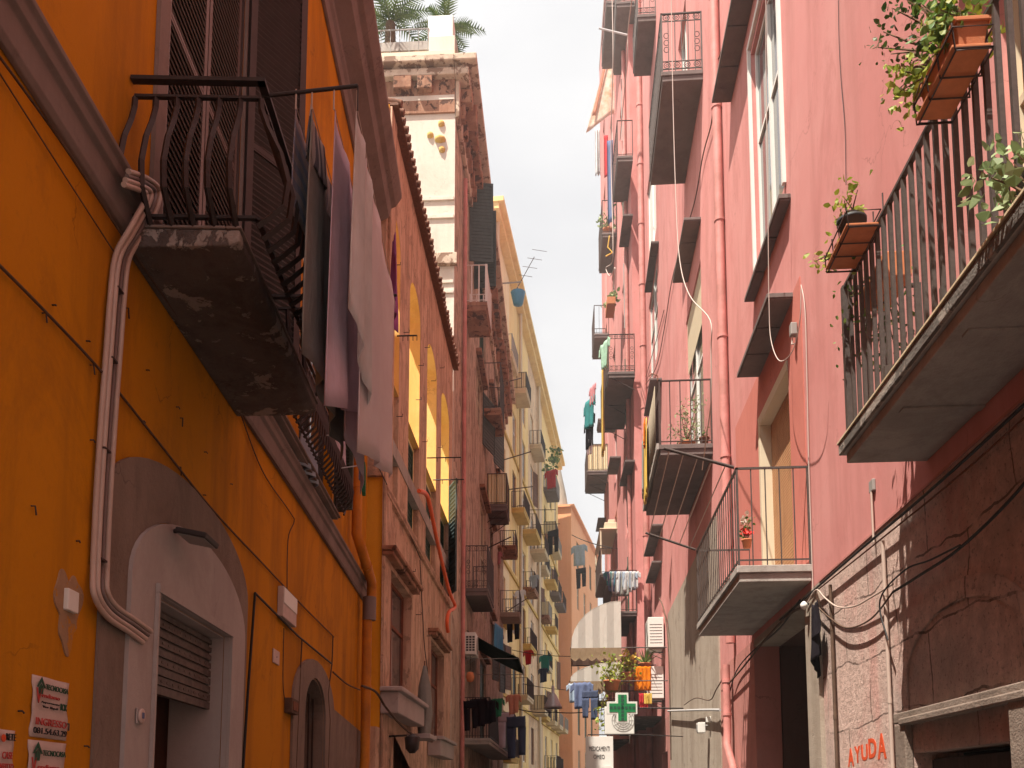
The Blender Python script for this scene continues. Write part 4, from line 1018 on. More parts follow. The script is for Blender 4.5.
# ---- conduits, cables and boxes on the orange wall
e = thing('conduit_bundle', 'bundle of beige and grey conduits bending down beside the garage arch', 'conduits', L1, 0, 0, 0)
path = [(126, 178), (143, 184), (153, 192), (150, 206), (136, 232), (122, 258), (117, 300), (114, 340), (108, 420), (103, 500), (100, 570), (101, 594), (112, 612), (132, 626), (147, 637)]
for k in range(4):
    off = (k - 1.5) * 4.6; P = []
    for i, (x, y) in enumerate(path):
        a = Vector(path[min(i + 1, len(path) - 1)]) - Vector(path[max(i - 1, 0)]); a.normalize(); nx, ny = a.y, -a.x
        oo = .14 if i < 4 else (.1 if i == 4 else .03 + .012 * (k % 2))
        if i > 10: oo = .06
        h = L1.hit(x + nx * off, y + ny * off, oo); P.append(Vector((h[0], oo, h[1])))
    Q = []
    for i in range(len(P) - 1):
        for t in range(5):
            u = t / 5; p0 = P[max(i - 1, 0)]; p1 = P[i]; p2 = P[i + 1]; p3 = P[min(i + 2, len(P) - 1)]
            Q.append(.5 * ((2 * p1) + (p2 - p0) * u + (2 * p0 - 5 * p1 + 4 * p2 - p3) * u * u + (3 * p1 - p0 - 3 * p2 + p3) * u ** 3))
    Q.append(P[-1]); MB().tube(Q, .0155 if k != 2 else .012, 8).build('conduit', 'conduit_grey' if k != 2 else 'conduit_dark', e)
m = MB()
for x, y in ((147, 210), (128, 246), (118, 290), (112, 360), (105, 450), (101, 560), (120, 618)):
    a, z = L1.hit(x, y, .04); MB().obox((a, .035, z), (.038, 0, .0), (0, .024, 0), (0, 0, .005)).build('clamp', 'iron_brown', e)
def curve_px(pts, n=6):
    out = []
    for i in range(len(pts) - 1):
        for t in range(n):
            u = t / n; p0, p1, p2, p3 = (Vector(pts[max(0, min(len(pts) - 1, j))]) for j in (i - 1, i, i + 1, i + 2))
            out.append(tuple(.5 * ((2 * p1) + (p2 - p0) * u + (2 * p0 - 5 * p1 + 4 * p2 - p3) * u * u + (3 * p1 - p0 - 3 * p2 + p3) * u ** 3)))
    return out + [tuple(pts[-1])]
C = lambda label, mat, W, pts, r, o=.02, **k: cable(label, mat, W, [(x, y) for x, y in curve_px(pts)], r, o=o, sub=1, **k)
C('thick brown cable crossing the orange wall above the garage arch', 'cable_brown', L1, [(-30, 236), (40, 306), (102, 372), (160, 444), (212, 509), (266, 567), (300, 603), (334, 637)], .008)
C('dusty cable clipped just under the grey moulding', 'cable_brown', L1, [(-20, 30), (60, 140), (120, 232), (180, 320), (240, 410), (300, 500), (352, 582)], .007, o=.05)
C('thin second cable running below the one under the moulding', 'cable_brown', L1, [(-10, 58), (60, 168), (118, 258)], .004)
C('brown wire dropping from the moulding to the white meter box', 'cable_brown', L1, [(240, 412), (262, 470), (290, 512), (294, 522), (288, 540), (287, 592)], .006)
C('wire looping down from the white meter box to the little brown box', 'cable_brown', L1, [(284, 628), (283, 680), (285, 702)], .006)
C('twisted cables leaving the black pipe frame for the brown red house', 'cable_brown', L1, [(333, 672), (347, 684), (360, 690)], .012, o=.06)
C('sagging twisted cable bundle at the foot of the brown red house', 'cable_brown', L2, [(362, 686), (376, 692), (385, 706), (398, 722), (412, 734), (432, 742)], .02, o=.25, wob=.01)
C('thin loose wire hanging by the window of the brown red house', 'cable_black', L2, [(420, 560), (424, 640), (428, 680), (424, 720)], .01, o=.1)
C('dark wire slanting under the upper string course', 'cable_black', L2, [(375, 460), (400, 512), (421, 560)], .009, o=.05)
e = thing('pipe_frame', 'thin black pipe frame fixed around the small arched doorway', 'pipe frame', L1, 0, 0, 0)
def LP(pts, o=.03): return [(*(lambda h: (h[0], o, h[1]))(L1.hit(x, y, o)),) for x, y in pts]
MB().tube(LP([(243, 770), (248, 690), (255, 593)]), .012, 6).tube(LP([(255, 593), (298, 636), (332, 664)]), .011, 6).build('frame', 'cable_black', e)
MB().tube(LP([(302, 640), (299, 700), (296, 770)]), .008, 6).build('upright', 'cable_brown', e)
MB().tube(LP([(333, 636), (332, 664), (328, 694), (330, 720), (328, 770)]), .009, 6).build('upright', 'cable_brown', e)
def wallbox(name, label, cat, W, x0, y0, x1, y1, d, mat, o=.002, bev=.006):
    """box fixed to the wall, spanning the given picture rectangle at its middle"""
    s0, _ = W.hit(x0, (y0 + y1) / 2); s1, _ = W.hit(x1, (y0 + y1) / 2); xm = (x0 + x1) / 2; z0 = W.hit(xm, y1)[1]; z1 = W.hit(xm, y0)[1]; s0, s1 = sorted((s0, s1))
    e = thing(name, label, cat, W, (s0 + s1) / 2, z0, o); w = (s1 - s0) / 2; h = z1 - z0
    MB().box(-w, w, 0, d, 0, h).build('casing', mat, e, bevel=bev); return e, w, h
e, w, h = wallbox('meter_box', 'white plastic meter box above the pipe frame', 'box', L1, 277, 592, 291, 622, .06, 'paper'); MB().box(-w + .01, w - .01, .061, .068, h * .45, h - .01).build('lid', 'plastic_white', e, bevel=.004)
e, w, h = wallbox('switch_box', 'little brown box low beside the small arched doorway', 'box', L1, 284, 699, 291, 714, .08, 'cable_brown'); MB().box(-w * .7, w * .7, .081, .088, h * .2, h * .8).build('lid', 'rust', e)
e, w, h = wallbox('cover_plate', 'small square blank plate between the pipe frame uprights', 'plate', L1, 272, 650, 278, 664, .015, 'paper'); MB().tube([(0, .015, h / 2), (0, .02, h / 2)], .006, 6).build('screw', 'iron_dark', e)
e, w, h = wallbox('cover_plate', 'pale plate on a cement patch left of the conduits', 'plate', L1, 62, 590, 73, 612, .03, 'plastic_white'); MB().prism([(.0 + .13 * (1 + .22 * sin(3 * t_) + .1 * sin(7 * t_ + 1)) * cos(t_), .02 + .19 * (1 + .22 * sin(3 * t_) + .1 * sin(7 * t_ + 1)) * sin(t_)) for t_ in [2 * pi * q_ / 60 for q_ in range(60)]], -.0015, .006).build('cement_patch', 'cement', e)
e, w, h = wallbox('medallion', 'small round badge on the pale garage surround', 'badge', L1, 127, 708, 133, 724, .01, 'arch_frame_paint', o=.05)
MB().lathe([(0, 0), (.045, 0), (.045, .012), (.03, .014), (0, .014)], (0, 0, 0), 16).build('disc', 'paper', e, loc=(0, .012, h / 2), rot=(-pi / 2, 0, 0)); MB().box(-.014, .014, .027, .031, h / 2 - .015, h / 2 + .02).build('crest', 'cloth_blue', e)
# floodlight over the garage
s, z = L1.hit(205, 538, .25); e = thing('floodlight', 'black floodlight fixed over the garage arch', 'lamp', L1, s, z, 0)
MB().obox((0, .2, .0), (.14, 0, 0), (0, .1, -.02), (0, .005, .018)).build('housing', 'iron_dark', e, bevel=.008); MB().obox((0, .197, -.02), (.12, 0, 0), (0, .085, -.017), (0, .001, .003)).build('glass', 'plastic_grey', e); MB().tube([(0, .0, .05), (0, .12, .04)], .015, 6).build('bracket', 'iron_dark', e)
# cabinet in the garage
cs, cz = L1.hit(160, 720, -.15); e = thing('cabinet', 'pale cabinet standing inside the half open garage', 'cabinet', L1, cs, .02, -.95)
MB().box(-.35, .3, 0, .5, 0, cz).build('body', 'paper', e, bevel=.01); MB().box(-.33, -.02, .501, .52, .1, cz - .05).build('door', 'paint_white', e, bevel=.005); MB().box(0, .28, .501, .52, .1, cz - .05).build('door', 'paint_white', e, bevel=.005)
# iron nails and hooks left in the plaster
for k, (x, y) in enumerate(((42, 313), (52, 305), (86, 341), (90, 365), (146, 370), (141, 421), (180, 418), (176, 407), (204, 452), (178, 467), (203, 495), (230, 484), (31, 506), (76, 541), (18, 711), (65, 724), (84, 746), (240, 660), (125, 308), (90, 440))):
    a, z = L1.hit(x, y); L = random.uniform(.025, .05)
    ob = MB().tube([(0, -.01, 0), (0, .02, 0), (random.uniform(-.015, .015), .022, -L * (.2 if k % 3 else 1.3))], .0045, 5).build('wall_hook', 'iron_dark', None, loc=L1.W(a, z, 0), rot=(0, 0, L1.rot)); tag(ob, 'small rusty hook or nail stub left in the orange plaster', 'hook', 'nail stubs in the orange wall')
# posters
def poster(label, quad, rows, group='paper notices'):
    hs_ = [L1.hit(x, y) for x, y in quad]; s_l = (hs_[0][0] + hs_[3][0]) / 2; s_r = (hs_[1][0] + hs_[2][0]) / 2; zt = (hs_[0][1] + hs_[1][1]) / 2; zb = (hs_[2][1] + hs_[3][1]) / 2
    e = thing('poster', label, 'poster', L1, s_r, zb, .003, group); w = s_l - s_r; h = zt - zb; m = MB(); n = 8; vs = []
    for j in range(n + 1):
        for i in range(n + 1): vs.append((w * i / n + .006 * sin(j * 1.9), .004 + .004 * sin(i * 1.3 + j * .9), h * j / n))
    m.add(vs, [(j * (n + 1) + i, j * (n + 1) + i + 1, (j + 1) * (n + 1) + i + 1, (j + 1) * (n + 1) + i) for j in range(n) for i in range(n)], True)
    o = m.build('sheet', 'paper', e); so = o.modifiers.new('solid', 'SOLIDIFY'); so.thickness = .003
    for txt, mat, fx, fy, fw_, fh in rows: textmesh(txt, mat, e, w * (1 - fx), .0125, h * fy, w * fw_, h * fh)
    return e, w, h
def roofmark(e, w, h, fx, fy, sc):
    m = MB().prism([(-.5, -.1), (-.32, -.1), (0, .25), (.32, -.1), (.5, -.1), (0, .5)], .0, .002); m.prism([(-.2, -.45), (.2, -.45), (.24, -.1), (0, .12), (-.24, -.1)], 0, .002); ob = m.build('emblem', 'green_text', e, loc=(w * (1 - fx), .0125, h * fy)); ob.scale = (sc, 1, sc)
e, w, h = poster('torn white house agent notice with green roof emblem, upper of two', [(33, 673), (67, 685), (65, 742), (28, 735)], [('TECNOCASA', 'green_text', .3, .8, .64, .09), ('V', 'red_text', .05, .55, .14, .25), ('endiamo', 'red_text', .2, .66, .5, .07), ('Appartamento', 'black_text', .2, .56, .5, .04), ('Vico  Napoli', 'black_text', .24, .48, .42, .05), ('BOX', 'green_text', .74, .5, .18, .12), ('INGRESSO', 'red_text', .08, .2, .86, .12), ('081.54.63.29', 'black_text', .03, .06, .93, .1)])
roofmark(e, w, h, .17, .84, w * .24)
e, w, h = poster('white house agent notice with green roof emblem, lower of two', [(28, 738), (64, 745), (62, 800), (25, 795)], [('TECNOCASA', 'green_text', .32, .74, .64, .1), ('V', 'red_text', .04, .4, .12, .3), ('endiamo', 'red_text', .2, .5, .6, .08)])
roofmark(e, w, h, .18, .8, w * .26)
e, w, h = poster('cut off notice at the left edge with orange dot', [(-14, 726), (12, 732), (11, 790), (-16, 786)], [('RETE', 'black_text', .6, .82, .38, .12), ('AFFITTO', 'red_text', .4, .3, .55, .12), ('CASE', 'red_text', .5, .5, .4, .12)])
MB().tube([(w * .5, .0125, h * .85), (w * .5, .015, h * .85)], w * .08, 14).build('dot', 'graffiti_red', e)
# hose and lantern of the brown red house
C2 = curve_px([(419, 491), (426, 494), (430, 506), (438, 545), (449, 590), (455, 606), (449, 612), (447, 622), (448, 632)])
P = [L2.W(L2.hit(x, y, .22)[0], L2.hit(x, y, .22)[1], .22) for x, y in C2]; b = P[0].copy(); m = MB(); rr = [.042 + (.009 if i % 2 else 0) for i in range(len(P) * 3)]
Q = [P[i // 3].lerp(P[min(i // 3 + 1, len(P) - 1)], (i % 3) / 3) - b for i in range(len(P) * 3 - 2)]; m.tube(Q, rr[:len(Q)], 10)
tag(m.build('corrugated_hose', 'orange_tube', None, loc=b), 'bright orange corrugated hose running down the brown red facade', 'hose')
s, z = L2.hit(415, 742, .5); e = thing('street_lamp', 'old dark lantern bracket on the brown red house', 'lamp', L2, s, z, 0)
MB().tube([(0, 0, .1), (0, .35, .12)], .02, 6).build('bracket', 'iron_dark', e); MB().lathe([(.0, .16), (.1, .1), (.14, .08), (.12, -.12), (.05, -.2), (0, -.2)], (0, .45, 0), 8).build('lantern', 'iron_dark', e)
s, z = L2.hit(425, 735, .3); e = thing('folded_parasol', 'grey folded parasol leaning upright on a low window ledge', 'parasol', L2, s, z, .28)
zz = L2.hit(424, 664, .3)[1] - z; m = MB(); prof = [(.13, 0), (.17, zz * .3), (.13, zz * .7), (.03, zz)]
b0 = len(m.v)
for r, q in prof:
    for k in range(18): a = 2 * pi * k / 18; x = r * (1 + .28 * (k % 2)); m.v.append((x * cos(a), x * sin(a) * .8, q))
for i in range(3):
    for k in range(18): l = (k + 1) % 18; m.f.append([b0 + i * 18 + k, b0 + i * 18 + l, b0 + (i + 1) * 18 + l, b0 + (i + 1) * 18 + k]); m.sm.append(True)
m.build('canopy', 'cloth_grey', e); MB().tube([(0, 0, 0), (0, 0, zz + .1)], .015, 6).build('pole', 'wood_brown', e)
MB().box(-.5, .5, -.28, .2, -.1, -.002).build('ledge', 'arch_frame_paint', e, bevel=.015)
for k, (p0, p1) in enumerate((((427, 458), (461, 458)), ((433, 480), (464, 479)), ((397, 336), (417, 337)))):
    s, z = L2.hit(*p0); oo = o_px(L2, s, z, p1[0]); m = MB().tube([(0, 0, 0), (0, oo, 0)], .016, 5)
    for t in (.3, .55, .8, 1): m.tube([(0, oo * t, 0), (0, oo * t, -.1)], .008, 4)
    tag(m.build('drying_bar', 'iron_dark', None, loc=L2.W(s, z, 0), rot=(0, 0, L2.rot)), ('upper black iron bar jutting beside the open teal shutter', 'lower black iron bar jutting beside the open teal shutter', 'short black iron bar jutting in front of a yellow arch')[k], 'bar')
# ---- tall palazzo things
s, z = L3.hit(463, 655); a = acunit(L3, s - .3, z, 0, 'air conditioner on the tall palazzo beside the dark green awning', 1.0, .72, .38)
s, z = L3.hit(465, 626); e = thing('awning', 'dark green shop style awning over the cluttered palazzo balcony', 'awning', L3, s, z, 0)
t = MB(); W_ = 4.2; n = 10; vs = []
for i in range(n + 1):
    for j in range(6):
        u = j / 5; vs.append((-W_ * i / n, .05 + 1.75 * u, -.15 - .95 * u - .05 * sin(pi * u) + .02 * sin(i * 2)))
t.add(vs, [(i * 6 + j, i * 6 + j + 1, (i + 1) * 6 + j + 1, (i + 1) * 6 + j) for i in range(n) for j in range(5)], True); o = t.build('canopy', 'awning_green', e); so = o.modifiers.new('solid', 'SOLIDIFY'); so.thickness = .01
m = MB().tube([(0, 1.8, -1.1), (-W_, 1.8, -1.1)], .02, 6)
for q in (-.1, -W_ + .1): m.tube([(q, .05, -1.1), (q, 1.78, -1.1)], .014, 5)
m.build('frame', 'plastic_grey', e)
a, b, z, o, rh, sn_ = bL
for k, (x, mat, knd, sz, lab) in enumerate(((478, 'cloth_black', 'shirt', 1.0, 'black shirt on the cluttered balcony rail'), (470, 'cloth_black', 'trousers', 1.0, 'black trousers on the cluttered balcony rail'), (497, 'cloth_green', 'shirt', .7, 'green shirt under the dark green awning'), (506, 'cloth_mauve', 'trousers', 1.4, 'grey brown trousers hanging below the awning'), (513, 'cloth_coral', 'shirt', .8, 'coral red shirt under the awning tip'), (516, 'cloth_denim', 'trousers', 1.6, 'dark blue jeans hanging below the coral shirt'), (489, 'cloth_black', 'shirt', .9, 'charcoal jumper between balcony and green shirt'))):
    y = {478: 698, 470: 700, 497: 698, 506: 712, 513: 694, 516: 716, 489: 700}[x]; oo = {478: .9, 470: .85, 497: 1.4, 506: 1.5, 513: 1.8, 516: 1.85, 489: 1.2}[x]
    s, z = L3.hit(x, y, oo); garment('laundry', lab, mat, L3, s, z, oo, knd, sz * .78, yaw=1.0, group='clothes under the awning')
s, z = L3.hit(467, 677, .3); e = thing('hanging_lantern', 'small orange paper lantern under the awning', 'lantern', L3, s, z, .4); MB().lathe([(0, -.17), (.09, -.14), (.14, 0), (.09, .14), (0, .17)], (0, 0, 0), 12).build('globe', 'terracotta', e); MB().tube([(0, 0, .2), (0, 0, .7)], .008, 4).build('cord', 'cable_black', e)
# palms on the roof
def palm(label, y, z, n, R, seed, x0):
    random.seed(seed); e = thing('palm_tree', label, 'palm', L3, x0, z, y, 'palms on the palazzo roof'); m = MB()
    m.tube([(0, 0, -1.2), (0, 0, 0)], [.2, .16], 10); m.build('trunk', 'skin_bark', e)
    for f in range(n):
        a = 2 * pi * f / n + random.uniform(-.2, .2); el = random.uniform(.1, 1.25); m = MB(); P = []; L = R * random.uniform(.8, 1.1)
        for t in range(9):
            u = t / 8; r = L * u * cos(el * (1 - .3 * u)); h = L * (u * sin(el) - .62 * u * u * (1.15 - el * .35)); P.append(Vector((r * cos(a), r * sin(a), h)))
        m.tube(P, [.03 * (1 - i / 10) for i in range(9)], 4)
        for i in range(13):
            u = .12 + .88 * i / 13; k = min(7, int(u * 8)); c = P[k].lerp(P[k + 1], u * 8 - k); d = (P[k + 1] - P[k]).normalized(); sd_ = d.cross(Vector((0, 0, 1))).normalized(); l = .52 * (sin(pi * (u * .85 + .1)) ** .6) * R / 1.8
            for sg in (-1, 1):
                tip = c + (sd_ * sg * .85 + d * .55 + Vector((0, 0, -.1 + .15 * random.random()))) * l; w_ = d * .04; m.add([c - w_, c + w_, tip], [(0, 1, 2)])
        m.build('frond', 'leaf_palm', e, recalc=False)
    return e
Pz = L3.L
zp = L3.z_py(L3.L, 10)
palm('palm fronds above the roof railing at the far left of the palazzo', -2.2, zp + .1, 15, 1.5, 3, Pz - .5); palm('palm spreading behind the white roof pier', -.5, zp + .4, 15, 1.35, 5, Pz - 1.3)
random.seed(11)
# yellow house odds and ends
s, z = L5.hit(518, 297, 1.2); e = thing('hanging_pot', 'blue pot hanging from a rod near the top of the yellow house', 'pot', L5, s, z, 1.2); MB().lathe([(0, -.5), (.3, -.5), (.45, .2), (.48, .3), (.4, .3), (0, .2)], (0, 0, 0), 14).build('pot', 'blue_plastic', e); MB().tube([(0, -1.2, 1.0), (0, .2, 1.0)], .05, 5).tube([(0, 0, 1.0), (0, 0, .3)], .02, 4).build('rod', 'plastic_grey', e)
s, z = L5.hit(515, 292, .4); e = thing('antenna', 'thin television antenna sticking out over the yellow roofline', 'antenna', L5, s, z, .4); m = MB(); m.tube([(0, 0, 0), (.4, 1.4, 2.2)], .03, 4); MB
for k in range(4): c = Vector((.4 * k / 3, .7 + .35 * k, 1.1 + .5 * k)); m.tube([c + Vector((0, -.5, .15)), c + Vector((0, .5, -.1))], .018, 4)
m.build('mast', 'iron_brown', e)
s, z = L5.hit(552, 462, 1.); e = thing('climbing_plant', 'green creeper trailing off the top balcony of the yellow house', 'plant', L5, s, z, 1.); bush(e, 'leaf_green', (0, 0, 0), (.5, .5, 1.3), 160, .3, 6, (0, 0, -1.2))
YL = [(551, 470, 'cloth_red', 'shirt', 2.6, 'long crimson cloth dangling beside the creeper'), (497, 552, 'cloth_pink', 'shirt', 1.2, 'pink checked shirt on the tall palazzo far end'), (553, 530, 'cloth_black', 'trousers', 3.4, 'long black trousers on the far yellow house'), (545, 655, 'cloth_teal', 'shirt', 2.2, 'pale teal cloth on the yellow house'), (543, 668, 'cloth_denim', 'shirt', 1.8, 'navy cloth beside the lamp, on the yellow house'), (513, 612, 'cloth_black', 'trousers', 2.8, 'black trousers hanging in front of the yellow house'), (528, 650, 'cloth_red', 'shirt', 1.6, 'dark red cloth above the awning tip'), (520, 590, 'cloth_white', 'shirt', 1.6, 'white sheet on a middle balcony of the yellow house'), (534, 575, 'cloth_lightblue', 'shirt', 1.6, 'light blue shirt in the middle of the yellow house')]
for x, y, mat, knd, sz, lab in YL: s, z = L5.hit(x, y, 1.3); garment('laundry', lab, mat, L5, s, z, 1.3, knd, sz * .62, yaw=1.0, group='laundry far down the left side')
s, z = L3.hit(505, 612, 1.); hang('laundry', 'two turquoise blue towels on the balcony of the tall palazzo', 'blue_plastic', L3, *(L3.hit(495, 622, .95)), .95, (0, 0, 0), (-1.2, .2, 0), .9)
RODS = [((497, 462), (531, 452)), ((505, 490), (533, 487)), ((488, 548), (511, 537)), ((528, 510), (556, 511)), ((532, 525), (560, 525)), ((506, 612), (528, 598)), ((500, 384), (522, 378))]
for k, (p0, p1) in enumerate(RODS):
    W = L3 if k in (2,) else (L3 if p0[0] < 508 else L5); s, z = W.hit(*p0); oo = o_px(W, s, z, p1[0]); dy = (p0[1] - p1[1]) / 900 * (W.W(s, z) - CAM).dot(fw)
    tag(MB().tube([(0, 0, 0), (0, oo, dy)], .03, 5).build('drying_bar', 'iron_brown', None, loc=W.W(s, z, 0), rot=(0, 0, W.rot)), 'thin rod sticking out over the street for laundry, far left side', 'bar', 'laundry rods far down the left side')
for k, (p0, p1) in enumerate((((552, 668), (575, 668)), ((570, 562), (586, 556)), ((568, 590), (592, 600)), ((566, 535), (600, 545)))):
    W = E1; h = W.hit(*p0); P0 = CAM + ray(*p0) * (88 / ray(*p0).y); P1 = CAM + ray(*p1) * (84 / ray(*p1).y)
s1, z1 = E1.hit(578, 545, 1.3); garment('laundry', 'pale blue shirt drying on the coral end house', 'cloth_lightblue', E1, s1, z1, 1.4, 'shirt', 2.2, yaw=1.2)
s1, z1 = E1.hit(580, 568, 1.3); garment('laundry', 'dark trousers drying on the coral end house', 'cloth_black', E1, s1, z1, 1.4, 'trousers', 2.2, yaw=1.2)
# cables over the street with the hanging lamp
def P3(px, py, y): r = ray(px, py); return CAM + r * (y / r.y)
cable3('cable sagging across the street that carries the bell lamp', 'cable_black', [P3(512, 707, 44), P3(553, 712, 44), P3(612, 708, 40)], .025, .12, sub=8)
cable3('high thin cable strung across the far street', 'cable_black', [P3(512, 650, 50), P3(600, 655, 50)], .02, .2, sub=10)
cable3('middle thin cable strung across the far street', 'cable_black', [P3(524, 684, 46), P3(606, 690, 46)], .018, .15, sub=10)
cable3('dark cable reaching from the right balconies to the coral house', 'cable_black', [P3(572, 535, 60), P3(612, 548, 40)], .025, .1, sub=6)
c = P3(553, 700, 44); e = bpy.data.objects.new('street_lamp', None); COL.objects.link(e); e.location = c; tag(e, 'grey metal bell shaped lamp hanging over the far street', 'lamp')
MB().lathe([(.0, .75), (.07, .7), (.08, .35), (.2, .2), (.26, .05), (.42, -.3), (.46, -.42), (.4, -.42), (.2, -.1), (0, 0)], (0, 0, 0), 20).build('shade', 'galvanised', e); MB().lathe([(0, -.42), (.2, -.36), (.24, -.3), (0, -.2)], (0, 0, 0), 12).build('bulb', 'plastic_white', e); MB().tube([(0, 0, .7), (0, 0, 1.0)], .03, 6).build('hook', 'iron_dark', e)
random.seed(21)
def RP(px, py, o): h = R1.hit(px, py, o); return h
# ---- planters and plants of the big near balcony
b1o = .6
def hangplanter(label, x0, y0, s_len, o, d, nleaf, mat, spread, pot=None, up=.25):
    s, z = R1.hit(x0, y0, o + d); e = thing('flower_box', label, 'planter', R1, s, z, o, 'planters hung on the near balcony rail')
    m = MB(); L = s_len
    q = .14
    vs = [(-L, .02, 0), (0, .02, 0), (0, d, 0), (-L, d, 0), (-L - .02, 0, .14), (.02, 0, .14), (.02, d + .02, .14), (-L - .02, d + .02, .14)]
    m.add(vs, [(3, 2, 1, 0), (0, 1, 5, 4), (1, 2, 6, 5), (2, 3, 7, 6), (3, 0, 4, 7)]); m.box(-L - .035, .035, -.012, .0, .12, .145).box(-L - .035, .035, d + .02, d + .035, .12, .145).box(-L - .035, -L - .02, 0, d + .02, .12, .145).box(.02, .035, 0, d + .02, .12, .145)
    m.box(-L, 0, .02, d, .09, .12)
    if nleaf >= 0: t = m.build('trough', 'terracotta', e, bevel=.004)
    MB().box(-L - .03, .03, -.0, d + .05, -.03, -.012).build('saucer', 'terracotta', e, bevel=.004)
    m = MB()
    for zz, g in ((-.045, .03), (.07, .05)): m.tube([(-L - g, -.01, zz), (g, -.01, zz), (g, d + g, zz), (-L - g, d + g, zz)], .006, 5, closed=True)
    for q in (-L - .04, -L * .66, -L * .33, .04): m.tube([(q, -.03, .2), (q, -.03, -.045), (q, d + .04, -.045), (q, d + .05, .1)], .006, 5)
    m.build('holder', 'iron_brown', e); return e
e = hangplanter('large terracotta trough with overflowing green plant high on the near balcony', 926, 112, .46, b1o + .02, .15, 0, None, 0)
bush(e, 'leaf_yellow_green', (-.2, .1, .24), (.26, .13, .1), 320, .055, 12, (-.35, .1, .12)); bush(e, 'leaf_yellow_green', (.02, .22, .14), (.08, .1, .12), 130, .055, 6, (-.1, .1, .15)); bush(e, 'leaf_dark', (.1, .2, .66), (.2, .16, .04), 170, .04, 10, (-.2, .1, .2)); bush(e, 'leaf_brown', (.5, .15, .72), (.22, .15, .03), 70, .035, 6, (0, .1, .3)); bush(e, 'leaf_green', (-.35, .15, .3), (.2, .12, .1), 170, .055, 8, (-.4, .1, .15))
e = hangplanter('terracotta tray with black pot and yellow leaved geranium at the far rail corner', 833, 264, .5, b1o + .01, .18, -1, None, 0)
po = potmesh(.1, .17).build('pot', 'grille_dark', e); po.location = (-.3, .12, -.01)
po = potmesh(.075, .13).build('pot', 'rust', e); po.location = (-.06, .1, -.01)
bush(e, 'leaf_yellow_green', (-.16, .1, .3), (.22, .1, .1), 110, .055, 8, (-.2, .1, .15)); bush(e, 'leaf_yellow_green', (.1, .2, .1), (.05, .08, .06), 40, .055, 3, (0, .1, .1))
s, z = R1.hit(872, 300, .45); e = thing('flower_box', 'terracotta box with trailing green plant behind the near balcony bars', 'planter', R1, s, z - .1, .42, 'planters hung on the near balcony rail')
MB().box(-.5, .0, -.1, .1, 0, .2).build('trough', 'terracotta', e, bevel=.01); bush(e, 'leaf_green', (.0, 0, .1), (.3, .1, .3), 230, .045, 9, (-.1, 0, .15)); bush(e, 'leaf_dark', (-.1, 0, -.35), (.3, .1, .25), 120, .045, 6, (-.1, 0, .1))
s, z = R1.hit(1004, 196, .72); e = thing('potted_plant', 'pale green leafy plant poking over the slab edge at the right border', 'plant', R1, s, z, .66); bush(e, 'leaf_pale', (0, 0, .06), (.12, .08, .18), 130, .07, 7, (-.1, -.05, -.1)); po = potmesh(.09, .15).build('pot', 'terracotta', e); po.location = (-.12, -.12, -.18)
s, z = R1.hit(1000, 165, .2); 
# ---- middle balcony: flowers, laundry frame
s0, s1, z, o, rh, sn_ = b2
e = thing('potted_plant', 'small pot of red and white flowers tied inside the middle balcony railing', 'plant', R1, *(lambda h: (h[0], h[1]))(R1.hit(747, 548, .45)), .45)
po = potmesh(.07, .12).build('pot', 'terracotta', e); bush(e, 'leaf_green', (0, 0, .3), (.05, .05, .12), 50, .05, 5, (0, 0, .1)); foliage(26, .06, lambda: (random.gauss(0, .03), random.gauss(0, .03), .24 + random.gauss(0, .03)), .9).build('petals', 'flower_red', e, recalc=False); foliage(22, .055, lambda: (random.gauss(0, .04), random.gauss(0, .03), .4 + random.gauss(0, .04)), .9).build('petals', 'flower_white', e, recalc=False)
e = thing('drying_rack', 'iron laundry frame with long wires beyond the middle balcony railing', 'drying rack', R1, s0, z, o)
A0 = Vector((.02, 0, rh)); zr_ = R1.hit(664, 444, o)
oo = o_px(R1, s0, z + rh + .25, 664) - o; m = MB(); m.tube([A0, (.02, oo, rh + .27)], .02, 6).build('arm', 'iron_grey', e); Lb = s1 - s0
MB().tube([(Lb - .05, 0, rh), (Lb - .05, oo * .95, rh + .3)], .02, 6).build('arm', 'iron_grey', e); m = MB()
for k in range(5): t = .12 + .2 * k; m.tube([(.02, oo * t, rh + .27 * t), (Lb - .05, oo * .95 * t, rh + .3 * t)], .008, 4)
m.build('wire', 'cord_white', e)
# ---- third balcony: plant, reed screen, yellow cloth
s0, s1, z, o, rh, sn_ = b3
e = thing('potted_plant', 'tall thin leaved plant in a terracotta pot on the third balcony', 'plant', R1, s0 + .5, z, o * .42); po = potmesh(.16, .22).build('pot', 'terracotta', e); bush(e, 'leaf_pale', (0, 0, .8), (.22, .3, .42), 380, .075, 16, (0, 0, .2), w=.35)
e = thing('potted_plant', 'small clay pot at the wall corner of the third balcony', 'plant', R1, s0 + .2, z, .15); po = potmesh(.1, .2).build('pot', 'rust', e); bush(e, 'leaf_green', (0, 0, .25), (.08, .08, .1), 40, .05, 4, (0, 0, .15))
t = clothmesh((s0 + .25, o + .04, 0), (s1 - .3, o + .04, 0), rh - .02, 40, 2, .008, 20).build('reed_screen', 'reed', None, loc=R1.W(0, z + rh - .02, 0), rot=(0, 0, R1.rot)); uvx(t); so = t.modifiers.new('solid', 'SOLIDIFY'); so.thickness = .012; tag(t, 'grey brown reed screen lining the third balcony railing', 'screen')
hang('laundry', 'yellow cloth with orange patches draped over the third balcony rail', 'cloth_yellow', R1, s0 + 1.9, z + rh + .02, o + .09, (0, 0, 0), (1.1, 0, 0), 1.75, amp=.03, folds=2)
